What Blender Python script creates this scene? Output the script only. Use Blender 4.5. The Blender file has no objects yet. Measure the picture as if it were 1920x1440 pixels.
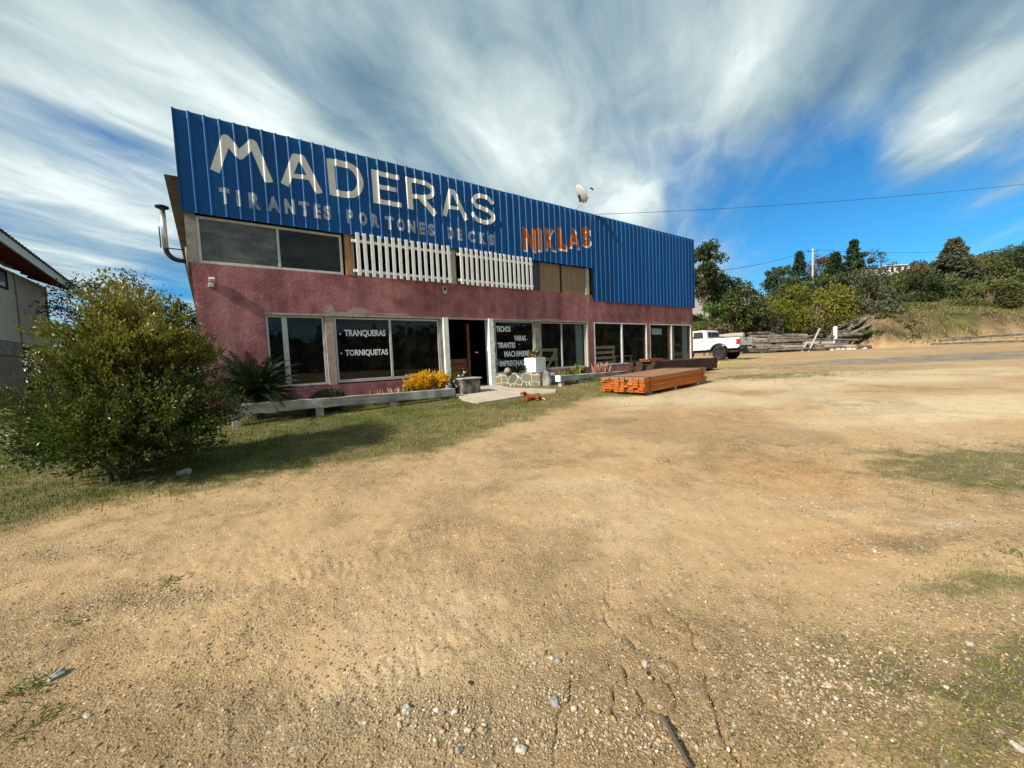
import bpy, bmesh, math, random
import numpy as np
from mathutils import Vector, Matrix

sc = bpy.context.scene
col = sc.collection
rad = math.radians

# ------------------------------------------------------------------ camera
EYE = 1.45
FPX = 740.0                                   # focal length for a 1920 px wide picture
PITCH, ROLL, AZ = rad(-3.577), rad(-2.532), rad(54.67)
fw = np.array([0, math.cos(PITCH), math.sin(PITCH)])
u0 = np.array([0, -math.sin(PITCH), math.cos(PITCH)])
r0 = np.array([1.0, 0, 0])
rt = math.cos(ROLL) * r0 + math.sin(ROLL) * u0
up = -math.sin(ROLL) * r0 + math.cos(ROLL) * u0
cd = bpy.data.cameras.new('camera')
cd.sensor_width = 36.0
cd.lens = FPX / 1920 * 36
cd.clip_start = 0.05
cd.clip_end = 3000
cam = bpy.data.objects.new('camera', cd)
col.objects.link(cam)
M = Matrix(((rt[0], up[0], -fw[0]), (rt[1], up[1], -fw[1]), (rt[2], up[2], -fw[2]))).to_4x4()
M.translation = Vector((0, 0, EYE))
cam.matrix_world = M
sc.camera = cam

# ------------------------------------------------------------------ light
SUN_AZ = rad(180 + 49.0)                      # compass style, clockwise from +Y
SUN_EL = rad(35)
sd = Vector((math.sin(SUN_AZ) * math.cos(SUN_EL), math.cos(SUN_AZ) * math.cos(SUN_EL), math.sin(SUN_EL)))
sl = bpy.data.lights.new('sun', 'SUN')
sl.energy = 3.85
sl.angle = rad(2.0)
sl.color = (1.0, 0.93, 0.82)
so = bpy.data.objects.new('sun', sl)
so.rotation_euler = sd.to_track_quat('Z', 'Y').to_euler()
so.location = sd * 50
col.objects.link(so)
sc.view_settings.view_transform = 'Standard'
sc.view_settings.look = 'None'
sc.view_settings.exposure = 0.86
sc.view_settings.gamma = 1
sc.render.film_transparent = False
sc.cycles.max_bounces = 6
sc.cycles.transparent_max_bounces = 12
sc.cycles.use_denoising = True


def ray(px, py):
    return (px - 960) / FPX * rt - (py - 720) / FPX * up + fw


# ------------------------------------------------------------------ node helpers
class NT:
    def __init__(s, tree):
        s.t = tree
        s.n = tree.nodes
        s.l = tree.links

    def new(s, typ, **kw):
        n = s.n.new(typ)
        for k, v in kw.items():
            if k.startswith('i_'):
                key = k[2:]
                n.inputs[int(key) if key.isdigit() else key].default_value = v
            else:
                setattr(n, k, v)
        return n

    def link(s, a, b):
        s.l.new(a, b)

    def val(s, x, sock):
        if hasattr(x, 'is_output') or isinstance(x, bpy.types.NodeSocket):
            s.link(x, sock)
        else:
            sock.default_value = x

    def math(s, op, a, b=0.0, clamp=False):
        n = s.new('ShaderNodeMath', operation=op, use_clamp=clamp)
        s.val(a, n.inputs[0])
        s.val(b, n.inputs[1])
        return n.outputs[0]

    def mix(s, f, a, b, mode='MIX'):
        n = s.new('ShaderNodeMix', data_type='RGBA', blend_type=mode)
        s.val(f, n.inputs[0])
        for x, k in ((a, 6), (b, 7)):
            if isinstance(x, (tuple, list)):
                x = tuple(x) + (1.0,) if len(x) == 3 else x
            s.val(x, n.inputs[k])
        return n.outputs[2]

    def noise(s, vec, scale, detail=4, rough=0.55, dist=0.0):
        n = s.new('ShaderNodeTexNoise')
        n.inputs['Scale'].default_value = scale
        n.inputs['Detail'].default_value = detail
        n.inputs['Roughness'].default_value = rough
        n.inputs['Distortion'].default_value = dist
        if vec is not None:
            s.link(vec, n.inputs['Vector'])
        return n.outputs['Fac']

    def ramp(s, f, stops):
        n = s.new('ShaderNodeValToRGB')
        s.link(f, n.inputs[0])
        e = n.color_ramp.elements
        while len(e) < len(stops):
            e.new(0.5)
        for i, (p, c) in enumerate(stops):
            e[i].position = p
            e[i].color = tuple(c) + (1,) if len(c) == 3 else c
        return n.outputs[0]

    def smooth(s, x, lo, hi):
        n = s.new('ShaderNodeMapRange', interpolation_type='SMOOTHSTEP')
        s.val(x, n.inputs[0])
        n.inputs[1].default_value = lo
        n.inputs[2].default_value = hi
        return n.outputs[0]

    def mapping(s, vec, scale=(1, 1, 1), rot=(0, 0, 0), loc=(0, 0, 0)):
        n = s.new('ShaderNodeMapping')
        s.link(vec, n.inputs[0])
        n.inputs['Scale'].default_value = scale
        n.inputs['Rotation'].default_value = rot
        n.inputs['Location'].default_value = loc
        return n.outputs[0]


# ------------------------------------------------------------------ sky
wd = bpy.data.worlds.new('World')
sc.world = wd
wd.use_nodes = True
W = NT(wd.node_tree)
W.n.clear()
wo = W.new('ShaderNodeOutputWorld')
bg = W.new('ShaderNodeBackground')
bg.inputs['Strength'].default_value = 0.105
W.link(bg.outputs[0], wo.inputs[0])
sky = W.new('ShaderNodeTexSky', sky_type='NISHITA')
sky.sun_disc = False
sky.sun_elevation = SUN_EL
sky.sun_rotation = SUN_AZ
sky.altitude = 700
sky.air_density = 1.0
sky.dust_density = 0.6
sky.ozone_density = 2.5
tc = W.new('ShaderNodeTexCoord')
dirv = tc.outputs['Generated']
sep = W.new('ShaderNodeSeparateXYZ')
W.link(dirv, sep.inputs[0])
zz = W.math('MAXIMUM', W.math('ADD', sep.outputs[2], 0.10), 0.03)
uu = W.math('DIVIDE', sep.outputs[0], zz)
vv = W.math('DIVIDE', sep.outputs[1], zz)
cmb = W.new('ShaderNodeCombineXYZ')
W.link(uu, cmb.inputs[0])
W.link(vv, cmb.inputs[1])
plane = W.mapping(cmb.outputs[0], rot=(0, 0, rad(20)))
nA = W.noise(W.mapping(plane, scale=(0.85, 0.50, 1), loc=(3.1, 0.4, 0)), 1.0, 6, 0.48, 0.9)
nB = W.noise(W.mapping(plane, scale=(2.0, 0.42, 1), loc=(1.7, 5.0, 0)), 1.0, 7, 0.50, 0.6)
nC = W.noise(W.mapping(plane, scale=(5.2, 2.3, 1), loc=(4.7, 1.0, 0)), 1.0, 7, 0.60, 0.9)
nD = W.noise(W.mapping(plane, scale=(1.1, 0.70, 1), loc=(9.3, 2.2, 0)), 1.0, 6, 0.50, 0.9)


def blobs(items):
    tot = None
    for px, py, sig, amp in items:
        v = ray(px, py)
        v = v / np.linalg.norm(v)
        d = W.new('ShaderNodeVectorMath', operation='DOT_PRODUCT')
        W.link(dirv, d.inputs[0])
        d.inputs[1].default_value = tuple(v)
        k = 1.0 / (1 - math.cos(rad(sig)))
        g = W.math('EXPONENT', W.math('MULTIPLY', W.math('SUBTRACT', d.outputs['Value'], 1.0), k))
        g = W.math('MULTIPLY', g, amp)
        tot = g if tot is None else W.math('ADD', tot, g)
    return tot


cover = blobs([(1540, 340, 8, -0.26), (1400, 330, 6, -0.20), (1700, 420, 9, -0.22), (1500, 460, 8, -0.30), (1650, 385, 2.5, 0.05), (1480, 330, 3, 0.08), (1360, 445, 4, -0.18),
               (1640, 250, 5, -0.14), (1900, 440, 8, -0.26), (1290, 300, 4, -0.10), (1560, 290, 4, -0.10),
               (240, 275, 3, -0.12), (90, 225, 3, -0.10), (315, 295, 3, -0.14), (170, 250, 3, -0.10), (20, 190, 3, -0.05), (60, 120, 8, 0.06), (60, 330, 4, -0.08), (200, 340, 3, -0.06),
               (330, 548, 3, -0.26), (310, 570, 2.5, -0.16), (745, 60, 4, -0.10), (1230, 40, 4, -0.06), (1330, 60, 3, -0.06),
               (1190, 385, 5, 0.34), (1770, 255, 3.5, 0.30), (1720, 300, 3, 0.16), (1440, 60, 4, 0.16), (1370, 160, 4, 0.14), (1180, 210, 7, 0.06),
               (1880, 120, 9, 0.16), (1650, 100, 8, 0.06), (400, 80, 16, 0.16), (120, 100, 8, 0.10), (200, 400, 7, 0.10), (60, 420, 6, 0.08), (1000, 330, 7, 0.12), (900, 150, 12, 0.08), (1000, -700, 45, 0.25)])
nn = W.math('ADD', W.math('ADD', W.math('MULTIPLY', nA, 0.85), W.math('MULTIPLY', nB, 0.80)), W.math('MULTIPLY', nC, 0.34))
nn = W.math('SUBTRACT', nn, 0.495)
dens = W.smooth(W.math('ADD', W.math('ADD', nn, cover), 0.10), 0.20, 0.80)
light = blobs([(1175, 400, 4.5, 0.26), (1215, 370, 6, 0.20), (420, 200, 14, 0.08), (280, 120, 9, 0.20), (1000, 260, 8, 0.10), (1450, 60, 4, 0.22), (1370, 170, 3.5, 0.16), (1770, 260, 3, 0.26), (230, 440, 9, 0.26), (500, 260, 6, 0.12),
               (540, 150, 8, 0.06), (690, 120, 5, -0.22), (760, 30, 5, -0.20), (1000, 30, 8, -0.06), (1170, 30, 6, -0.14), (1300, 250, 5, -0.06), (1650, 60, 8, -0.04), (1850, 110, 6, 0.10),
               (60, 60, 8, 0.02), (700, 330, 6, -0.06), (1580, 130, 4, -0.06)])
lum = W.math('ADD', W.math('ADD', W.math('ADD', W.math('MULTIPLY', nD, 0.95), W.math('MULTIPLY', nB, 1.05)), W.math('MULTIPLY', nC, 0.50)), light)
lum = W.math('SUBTRACT', lum, 0.765)
ccol = W.ramp(lum, [(0.18, (0.95, 1.55, 1.95)), (0.42, (1.75, 2.45, 2.75)), (0.58, (2.6, 3.25, 3.35)), (0.78, (3.8, 4.4, 4.3)), (1.0, (5.8, 6.3, 6.1))])
blue = W.mix(1.0, sky.outputs[0], (0.16, 0.54, 0.74), 'MULTIPLY')
W.link(W.mix(W.math('MULTIPLY', dens, 0.92), blue, ccol), bg.inputs['Color'])

# ------------------------------------------------------------------ building frame and ground
PF = 10.4                                      # distance from camera to the shop front, measured square to it
dv = np.array([math.sin(AZ), math.cos(AZ), 0])
nv = np.array([math.cos(AZ), -math.sin(AZ), 0])
ROTF = math.atan2(dv[1], dv[0])
MF = Matrix.Translation(Vector(-PF * nv)) @ Matrix.Rotation(ROTF, 4, 'Z')   # local x along the front, y into the building
FLOOR = 0.68


def fac(s, y, z):
    return MF @ Vector((s, y, z))


def to_f(x, y):
    return x * dv[0] + y * dv[1], -(x * nv[0] + y * nv[1]) - PF        # s, y(inward)


def _hash(ix, iy, seed):
    h = (ix.astype(np.int64) * 374761393 + iy.astype(np.int64) * 668265263 + seed * 1274126177) & 0x7fffffff
    h = ((h ^ (h >> 13)) * 1103515245 + 12345) & 0x7fffffff
    h = ((h ^ (h >> 11)) * 69069 + 1) & 0x7fffffff
    return (h & 0xffff) / 65535.0


def vnoise(x, y, seed=0):
    xi, yi = np.floor(x), np.floor(y)
    fx, fy = x - xi, y - yi
    fx = fx * fx * (3 - 2 * fx)
    fy = fy * fy * (3 - 2 * fy)
    a, b = _hash(xi, yi, seed), _hash(xi + 1, yi, seed)
    c, d = _hash(xi, yi + 1, seed), _hash(xi + 1, yi + 1, seed)
    return (a * (1 - fx) + b * fx) * (1 - fy) + (c * (1 - fx) + d * fx) * fy


def fbm(x, y, sc_, octv=4, seed=0, gain=0.5):
    x = np.asarray(x, float) * sc_
    y = np.asarray(y, float) * sc_
    t = np.zeros_like(x)
    a, n = 1.0, 0.0
    for o in range(octv):
        t += a * vnoise(x + 17.3 * o, y - 9.1 * o, seed + o)
        n += a
        a *= gain
        x, y = x * 2.03, y * 2.03
    return t / n


def sstep(x, a, b):
    t = np.clip((x - a) / (b - a), 0, 1)
    return t * t * (3 - 2 * t)


_PR = np.linspace(-4, 1000, 20081)
_PH = np.interp(np.abs(_PR), [0, 3, 6, 8.5, 9.6, 11, 12.5, 14, 26, 45, 1000], [0, 0.10, 0.27, 0.43, 0.475, 0.545, 0.63, 0.675, 0.82, 0.95, 1.6])
_k = np.exp(-np.linspace(-2.5, 2.5, 41) ** 2)
_PH[30:-30] = np.convolve(_PH, _k / _k.sum(), 'same')[30:-30]


def hbase(x, y):
    x, y = np.asarray(x, float), np.asarray(y, float)
    r = np.hypot(0.85 * x, y)
    h = np.interp(r, _PR, _PH)
    edge = 45.5 - 9.5 * sstep(x, 33.0, 36.0) + 3 * (fbm(x, y, 0.12, 3, 5) - 0.5)
    e = (y - edge) * sstep(y, 5, 25)
    side = sstep(x, 2, 18)
    h = h + side * (3.1 * sstep(e, 0, 3.6) + (0.10 + 0.15 * sstep(x / np.maximum(y, 1), 0.55, 1.2)) * np.clip(e - 4, 0, 120))
    return h


def gp(px, py):
    v = ray(px, py)
    ts = np.geomspace(0.3, 300, 6000)
    z = EYE + v[2] * ts - hbase(v[0] * ts, v[1] * ts)
    i = int(np.argmax(z <= 0)) if (z <= 0).any() else len(ts) - 1
    q = v * ts[i]
    return Vector((q[0], q[1], float(hbase(q[0], q[1]))))


def at(px, py, depth):
    v = ray(px, py)
    q = v * (depth / v[1])
    return Vector((q[0], q[1], EYE + q[2]))


def gz(x, y):
    return float(hbase(x, y))


# ------------------------------------------------------------------ mesh helpers
class MB:
    def __init__(s):
        s.v, s.f = [], []
        s.smooth = False

    def add(s, vs, fs):
        o = len(s.v)
        s.v += [tuple(v) for v in vs]
        s.f += [tuple(o + i for i in f) for f in fs]
        return s

    def box(s, x0, x1, y0, y1, z0, z1, m=None):
        vs = [(x0, y0, z0), (x1, y0, z0), (x1, y1, z0), (x0, y1, z0), (x0, y0, z1), (x1, y0, z1), (x1, y1, z1), (x0, y1, z1)]
        if m is not None:
            vs = [m @ Vector(v) for v in vs]
        return s.add(vs, [(3, 2, 1, 0), (4, 5, 6, 7), (0, 1, 5, 4), (1, 2, 6, 5), (2, 3, 7, 6), (3, 0, 4, 7)])

    def beam(s, a, b, w, h, roll=0.0, taper=1.0):
        a, b = Vector(a), Vector(b)
        t = (b - a).normalized()
        up_ = Vector((0, 0, 1)) if abs(t.z) < 0.95 else Vector((1, 0, 0))
        x = t.cross(up_).normalized()
        y = x.cross(t)
        if roll:
            x, y = x * math.cos(roll) + y * math.sin(roll), y * math.cos(roll) - x * math.sin(roll)
        vs = []
        for p, k in ((a, 1), (b, taper)):
            for sx, sy in ((-1, -1), (1, -1), (1, 1), (-1, 1)):
                vs.append(p + x * sx * w / 2 * k + y * sy * h / 2 * k)
        return s.add(vs, [(0, 1, 2, 3), (7, 6, 5, 4), (4, 5, 1, 0), (5, 6, 2, 1), (6, 7, 3, 2), (7, 4, 0, 3)])

    def tube(s, pts, r, n=8, caps=True):
        pts = [Vector(p) for p in pts]
        if not hasattr(r, '__len__'):
            r = [r] * len(pts)
        prev = None
        o = len(s.v)
        for i, p in enumerate(pts):
            t = (pts[min(i + 1, len(pts) - 1)] - pts[max(i - 1, 0)]).normalized()
            if prev is None:
                a = Vector((0, 0, 1)) if abs(t.z) < 0.9 else Vector((1, 0, 0))
                x = t.cross(a).normalized()
            else:
                x = (prev - t * prev.dot(t)).normalized()
            prev = x
            y = t.cross(x)
            for k in range(n):
                an = 2 * math.pi * k / n
                s.v.append(tuple(p + (x * math.cos(an) + y * math.sin(an)) * r[i]))
        for i in range(len(pts) - 1):
            for k in range(n):
                k2 = (k + 1) % n
                s.f.append((o + i * n + k, o + i * n + k2, o + (i + 1) * n + k2, o + (i + 1) * n + k))
        if caps:
            s.f.append(tuple(o + k for k in reversed(range(n))))
            s.f.append(tuple(o + (len(pts) - 1) * n + k for k in range(n)))
        return s

    def prism(s, poly, z0, z1, ztop=None):
        n = len(poly)
        vs = [(p[0], p[1], z0) for p in poly] + [(p[0], p[1], z1) for p in poly]
        fs = [tuple(reversed(range(n))), tuple(range(n, 2 * n))]
        fs += [(i, (i + 1) % n, n + (i + 1) % n, n + i) for i in range(n)]
        return s.add(vs, fs)

    def ext(s, poly, d, m=None):
        # polygon in the x,z plane extruded along y by d
        n = len(poly)
        vs = [Vector((p[0], 0, p[1])) for p in poly] + [Vector((p[0], d, p[1])) for p in poly]
        if m is not None:
            vs = [m @ v for v in vs]
        fs = [tuple(range(n)), tuple(reversed(range(n, 2 * n)))]
        fs += [((i + 1) % n, i, n + i, n + (i + 1) % n) for i in range(n)]
        return s.add(vs, fs)

    def build(s, name, mat, parent=None, bevel=0.0, smooth=None, label=None):
        me = bpy.data.meshes.new(name)
        vs = s.v
        org = parent.get('_o') if parent is not None else None
        if org is not None:
            vs = [(v[0] - org[0], v[1] - org[1], v[2] - org[2]) for v in vs]
        me.from_pydata(vs, [], s.f)
        bm = bmesh.new()
        bm.from_mesh(me)
        bmesh.ops.recalc_face_normals(bm, faces=bm.faces)
        bm.to_mesh(me)
        bm.free()
        if smooth if smooth is not None else s.smooth:
            me.polygons.foreach_set('use_smooth', [True] * len(me.polygons))
        me.materials.append(mat)
        o = bpy.data.objects.new(name, me)
        col.objects.link(o)
        if parent is not None:
            o.parent = parent
            if '_o' in parent.keys() and parent.type == 'MESH':
                pass
        if bevel:
            b = o.modifiers.new('bevel', 'BEVEL')
            b.width = bevel
            b.segments = 2
            b.limit_method = 'ANGLE'
            b.angle_limit = rad(40)
        if org is not None:
            o['_o'] = list(org)
        if label:
            o['label'] = label
        return o


def tag(o, label=None, cat=None, group=None, kind=None):
    if label:
        o['label'] = label
    if cat:
        o['category'] = cat
    if group:
        o['group'] = group
    if kind:
        o['kind'] = kind
    return o


def thing(name, label, cat, frame='L', at_=(0, 0, 0), rotz=0.0, group=None):
    """An Empty at the thing's base.  frame 'F': coordinates are those of the shop front; 'W': of the world; 'L': its own."""
    o = bpy.data.objects.new(name, None)
    col.objects.link(o)
    o.empty_display_size = 0.2
    if frame == 'F':
        o.location = MF @ Vector(at_)
        o.rotation_euler = (0, 0, ROTF)
        o['_o'] = list(at_)
    elif frame == 'W':
        o.location = at_
        o['_o'] = list(at_)
    else:
        o.location = at_
        o.rotation_euler = (0, 0, rotz)
    return tag(o, label, cat, group)


def solo(mb, name, mat, label, cat, frame='W', at_=(0, 0, 0), group=None, kind=None, bevel=0.0, smooth=None, rotz=0.0):
    """A thing that is one mesh: its vertices are given in the frame's coordinates."""
    if frame in 'FW':
        mb.v = [(v[0] - at_[0], v[1] - at_[1], v[2] - at_[2]) for v in mb.v]
    o = mb.build(name, mat, None, bevel, smooth)
    if frame == 'F':
        o.location = MF @ Vector(at_)
        o.rotation_euler = (0, 0, ROTF)
    else:
        o.location = at_
        o.rotation_euler = (0, 0, rotz)
    return tag(o, label, cat, group, kind)


def kids(o):
    return [c for c in o.children]


def dup(o, loc=None, rotz=None, label=None, parent=None, scale=None):
    c = o.copy()
    col.objects.link(c)
    if parent is not None:
        c.parent = parent
    for ch in kids(o):
        dup(ch, parent=c)
    if loc is not None:
        c.location = loc
    if rotz is not None:
        c.rotation_euler = (0, 0, rotz)
    if scale is not None:
        c.scale = scale
    if label:
        c['label'] = label
    return c


def npmesh(name, V, F, mat, attrs=None, parent=None, smooth=False):
    """V (n,3), F (m,k) numpy arrays; attrs: {name: (domain, values)}"""
    me = bpy.data.meshes.new(name)
    n, m, k = len(V), len(F), F.shape[1]
    me.vertices.add(n)
    me.vertices.foreach_set('co', np.asarray(V, np.float32).ravel())
    me.loops.add(m * k)
    me.loops.foreach_set('vertex_index', np.asarray(F, np.int32).ravel())
    me.polygons.add(m)
    me.polygons.foreach_set('loop_start', np.arange(0, m * k, k, dtype=np.int32))
    me.polygons.foreach_set('use_smooth', np.full(m, smooth))
    for a, (dom, vals) in (attrs or {}).items():
        at__ = me.attributes.new(a, 'FLOAT', dom)
        at__.data.foreach_set('value', np.asarray(vals, np.float32))
    me.update(calc_edges=True)
    me.validate()
    me.materials.append(mat)
    o = bpy.data.objects.new(name, me)
    col.objects.link(o)
    if parent is not None:
        o.parent = parent
    return o


# ------------------------------------------------------------------ materials
def mat(name, colr, rough=0.7, spec=0.4, metal=0.0, var=0.0, scale=8.0, bump=0.0, bscale=40.0, dark=None, streak=None, coat=0.0, dirt=None):
    """Principled material: colour with noise variation, optional second colour (dark) in patches, vertical streaks and fine bump."""
    m = bpy.data.materials.new(name)
    m.use_nodes = True
    t = NT(m.node_tree)
    p = t.n['Principled BSDF']
    p.inputs['Roughness'].default_value = rough
    p.inputs['Metallic'].default_value = metal
    p.inputs['Specular IOR Level'].default_value = spec
    if coat:
        p.inputs['Coat Weight'].default_value = coat
        p.inputs['Coat Roughness'].default_value = 0.08
    co = t.new('ShaderNodeTexCoord').outputs['Object']
    c = tuple(colr) + (1,)
    out = None
    if dark is not None:
        f = t.smooth(t.noise(co, scale, 6, 0.62, 0.4), 0.38, 0.66)
        out = t.mix(f, c, tuple(dark) + (1,))
    if streak is not None:
        f = t.smooth(t.noise(t.mapping(co, scale=streak[0]), 1.0, 5, 0.6), 0.42, 0.72)
        f = t.math('MULTIPLY', f, streak[2])
        out = t.mix(f, out if out is not None else c, tuple(streak[1]) + (1,))
    if dirt is not None:
        f = t.math('MULTIPLY', t.smooth(t.noise(co, dirt[0], 8, 0.7), 0.5, 0.62), dirt[2])
        out = t.mix(f, out if out is not None else c, tuple(dirt[1]) + (1,))
    if var:
        f = t.noise(co, scale * 3.3, 5, 0.6)
        g = t.math('ADD', t.math('MULTIPLY', t.math('SUBTRACT', f, 0.5), var * 2), 1.0)
        gr = t.new('ShaderNodeCombineColor')
        for i in range(3):
            t.link(g, gr.inputs[i])
        out = t.mix(1.0, out if out is not None else c, gr.outputs[0], 'MULTIPLY')
    if out is not None:
        t.link(out, p.inputs['Base Color'])
    else:
        p.inputs['Base Color'].default_value = c
    if bump:
        b = t.new('ShaderNodeBump')
        b.inputs['Strength'].default_value = bump
        b.inputs['Distance'].default_value = 0.02
        t.link(t.noise(co, bscale, 6, 0.6), b.inputs['Height'])
        t.link(b.outputs[0], p.inputs['Normal'])
    return m


def leafmat(name, c1, c2, c3, rough=0.45, spec=0.4, trans=0.25):
    """foliage: the per-leaf attribute picks the leaf's own colour between three tints"""
    m = bpy.data.materials.new(name)
    m.use_nodes = True
    t = NT(m.node_tree)
    p = t.n['Principled BSDF']
    a = t.new('ShaderNodeAttribute', attribute_name='tint')
    c = t.ramp(a.outputs['Fac'], [(0.0, c1), (0.5, c2), (1.0, c3)])
    t.link(c, p.inputs['Base Color'])
    p.inputs['Roughness'].default_value = rough
    p.inputs['Specular IOR Level'].default_value = spec
    tr = t.new('ShaderNodeBsdfTranslucent')
    t.link(c, tr.inputs[0])
    mx = t.new('ShaderNodeMixShader')
    mx.inputs[0].default_value = trans
    t.link(p.outputs[0], mx.inputs[1])
    t.link(tr.outputs[0], mx.inputs[2])
    t.link(mx.outputs[0], t.n['Material Output'].inputs[0])
    return m


def woodmat(name, c1, c2, scale=(1.2, 14, 14), rough=0.75, bump=0.3, dirt=None, stain=None):
    """timber with grain along the object's x axis"""
    m = bpy.data.materials.new(name)
    m.use_nodes = True
    t = NT(m.node_tree)
    p = t.n['Principled BSDF']
    p.inputs['Roughness'].default_value = rough
    p.inputs['Specular IOR Level'].default_value = 0.25
    co = t.new('ShaderNodeTexCoord').outputs['Object']
    g = t.noise(t.mapping(co, scale=scale), 1.0, 8, 0.65, 0.6)
    c = t.mix(t.smooth(g, 0.3, 0.7), tuple(c1) + (1,), tuple(c2) + (1,))
    if stain is not None:
        f = t.math('MULTIPLY', t.smooth(t.noise(co, 2.3, 5, 0.6), 0.42, 0.68), stain[1])
        c = t.mix(f, c, tuple(stain[0]) + (1,))
    t.link(c, p.inputs['Base Color'])
    b = t.new('ShaderNodeBump')
    b.inputs['Strength'].default_value = bump
    b.inputs['Distance'].default_value = 0.01
    t.link(g, b.inputs['Height'])
    t.link(b.outputs[0], p.inputs['Normal'])
    return m


def glassmat(name, tint, rough=0.03, ior=1.45):
    m = bpy.data.materials.new(name)
    m.use_nodes = True
    t = NT(m.node_tree)
    t.n.remove(t.n['Principled BSDF'])
    tr = t.new('ShaderNodeBsdfTransparent')
    tr.inputs[0].default_value = tuple(tint) + (1,)
    gl = t.new('ShaderNodeBsdfGlossy')
    gl.inputs['Roughness'].default_value = rough
    fr = t.new('ShaderNodeFresnel')
    fr.inputs[0].default_value = ior
    mx = t.new('ShaderNodeMixShader')
    ge = t.new('ShaderNodeNewGeometry')
    t.link(t.math('MULTIPLY', fr.outputs[0], t.math('SUBTRACT', 1.0, ge.outputs['Backfacing'])), mx.inputs[0])
    t.link(tr.outputs[0], mx.inputs[1])
    t.link(gl.outputs[0], mx.inputs[2])
    df = t.new('ShaderNodeBsdfDiffuse')
    df.inputs[0].default_value = (0.50, 0.47, 0.42, 1)
    m2 = t.new('ShaderNodeMixShader')
    dust = t.smooth(t.noise(t.new('ShaderNodeTexCoord').outputs['Object'], 2.6, 7, 0.65), 0.35, 0.75)
    t.link(t.math('ADD', t.math('MULTIPLY', dust, 0.03), 0.006), m2.inputs[0])
    t.link(mx.outputs[0], m2.inputs[1])
    t.link(df.outputs[0], m2.inputs[2])
    t.link(m2.outputs[0], t.n['Material Output'].inputs[0])
    return m

# ------------------------------------------------------------------ what covers the ground
_edge_px = [(-420, 1120), (-150, 1060), (0, 1015), (190, 965), (390, 945), (560, 905), (700, 880), (850, 862), (905, 828), (1000, 800), (1060, 768),
            (1130, 747), (1215, 744), (1330, 719), (1345, 700), (1325, 690)]
EDGE = np.array([[p.x, p.y] for p in (gp(*q) for q in _edge_px)] + [[10.0, 22.0], [8.0, 40.0]])


def lawn(x, y):
    x, y = np.asarray(x, float), np.asarray(y, float)
    best = np.full(x.shape, 1e9)
    sgn = np.ones(x.shape)
    for (ax, ay), (bx, by) in zip(EDGE[:-1], EDGE[1:]):
        dx, dy = bx - ax, by - ay
        L2 = dx * dx + dy * dy
        tt = np.clip(((x - ax) * dx + (y - ay) * dy) / L2, 0, 1)
        ex, ey = x - ax - tt * dx, y - ay - tt * dy
        d2 = ex * ex + ey * ey
        cr = dx * (y - ay) - dy * (x - ax)
        m = d2 < best
        best = np.where(m, d2, best)
        sgn = np.where(m, np.sign(cr), sgn)
    d = np.sqrt(best) * sgn
    d = d + 0.9 * (fbm(x, y, 1.1, 4, 21) - 0.5) + 0.5 * (fbm(x, y, 4.0, 3, 22) - 0.5)
    return sstep(d, -0.12, 0.75)


def _bl(items):
    out = []
    for px, py, rx, ry, amp in items:
        p = gp(px, py)
        out.append((p.x, p.y, rx, ry, amp))
    return out


def bsum(x, y, items, wob=0.5, seed=31):
    x, y = np.asarray(x, float), np.asarray(y, float)
    wx = wob * (fbm(x, y, 0.9, 4, seed) - 0.5) * 2
    wy = wob * (fbm(x, y, 0.9, 4, seed + 7) - 0.5) * 2
    t = np.zeros(x.shape)
    for cx, cy, rx, ry, a in items:
        t += a * np.exp(-(((x + wx * rx - cx) / rx) ** 2 + ((y + wy * ry - cy) / ry) ** 2))
    return t


WEED = _bl([(1790, 870, 1.0, 0.45, 1.1), (1880, 850, 1.2, 0.5, 0.9), (1850, 905, 0.7, 0.25, 0.7), (1380, 835, 0.35, 0.4, 0.5), (1480, 835, 0.12, 0.08, 0.8),
            (1900, 1290, 0.20, 0.16, 1.3), (1900, 1190, 0.16, 0.14, 0.9), (1620, 1200, 0.35, 0.16, 0.5), (1800, 1090, 0.3, 0.1, 0.8), (1740, 1110, 0.22, 0.06, 0.6), (1880, 1060, 0.3, 0.3, 0.7),
            (1720, 1300, 0.4, 0.2, 0.45), (1420, 705, 1.5, 0.9, 0.9), (1500, 703, 2.0, 0.7, 0.8), (1390, 690, 1.2, 1.0, 0.8), (1460, 692, 1.5, 0.8, 0.6),
            (1650, 1410, 0.5, 0.12, 0.5)])
PALE = _bl([(1620, 703, 4.0, 0.7, 0.9), (1800, 705, 4.0, 0.8, 0.9), (1790, 762, 1.9, 0.55, 0.9), (1690, 757, 0.9, 0.4, 0.7), (1880, 775, 1.2, 0.4, 0.7), (1110, 905, 0.5, 0.35, 0.55),
            (1060, 800, 1.2, 0.5, 0.35), (1560, 960, 0.35, 0.12, 0.5), (1800, 975, 0.5, 0.10, 0.6), (1460, 705, 2.0, 0.4, 0.5), (1330, 760, 2.5, 1.0, 0.3), (1560, 800, 1.5, 0.7, 0.25)])
RED = _bl([(1560, 880, 0.9, 0.6, 0.8), (1480, 900, 0.5, 0.4, 0.6), (1150, 900, 0.6, 0.5, 0.5), (1500, 1000, 0.8, 0.3, 0.4), (1180, 780, 1.8, 1.2, 0.45), (1420, 780, 2.0, 1.0, 0.45),
           (1530, 1040, 0.3, 0.12, 0.6), (1000, 760, 1.5, 0.7, 0.3), (1120, 1000, 0.7, 0.35, 0.5), (900, 1020, 0.6, 0.3, 0.3), (1640, 1010, 0.4, 0.15, 0.4)])
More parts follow.
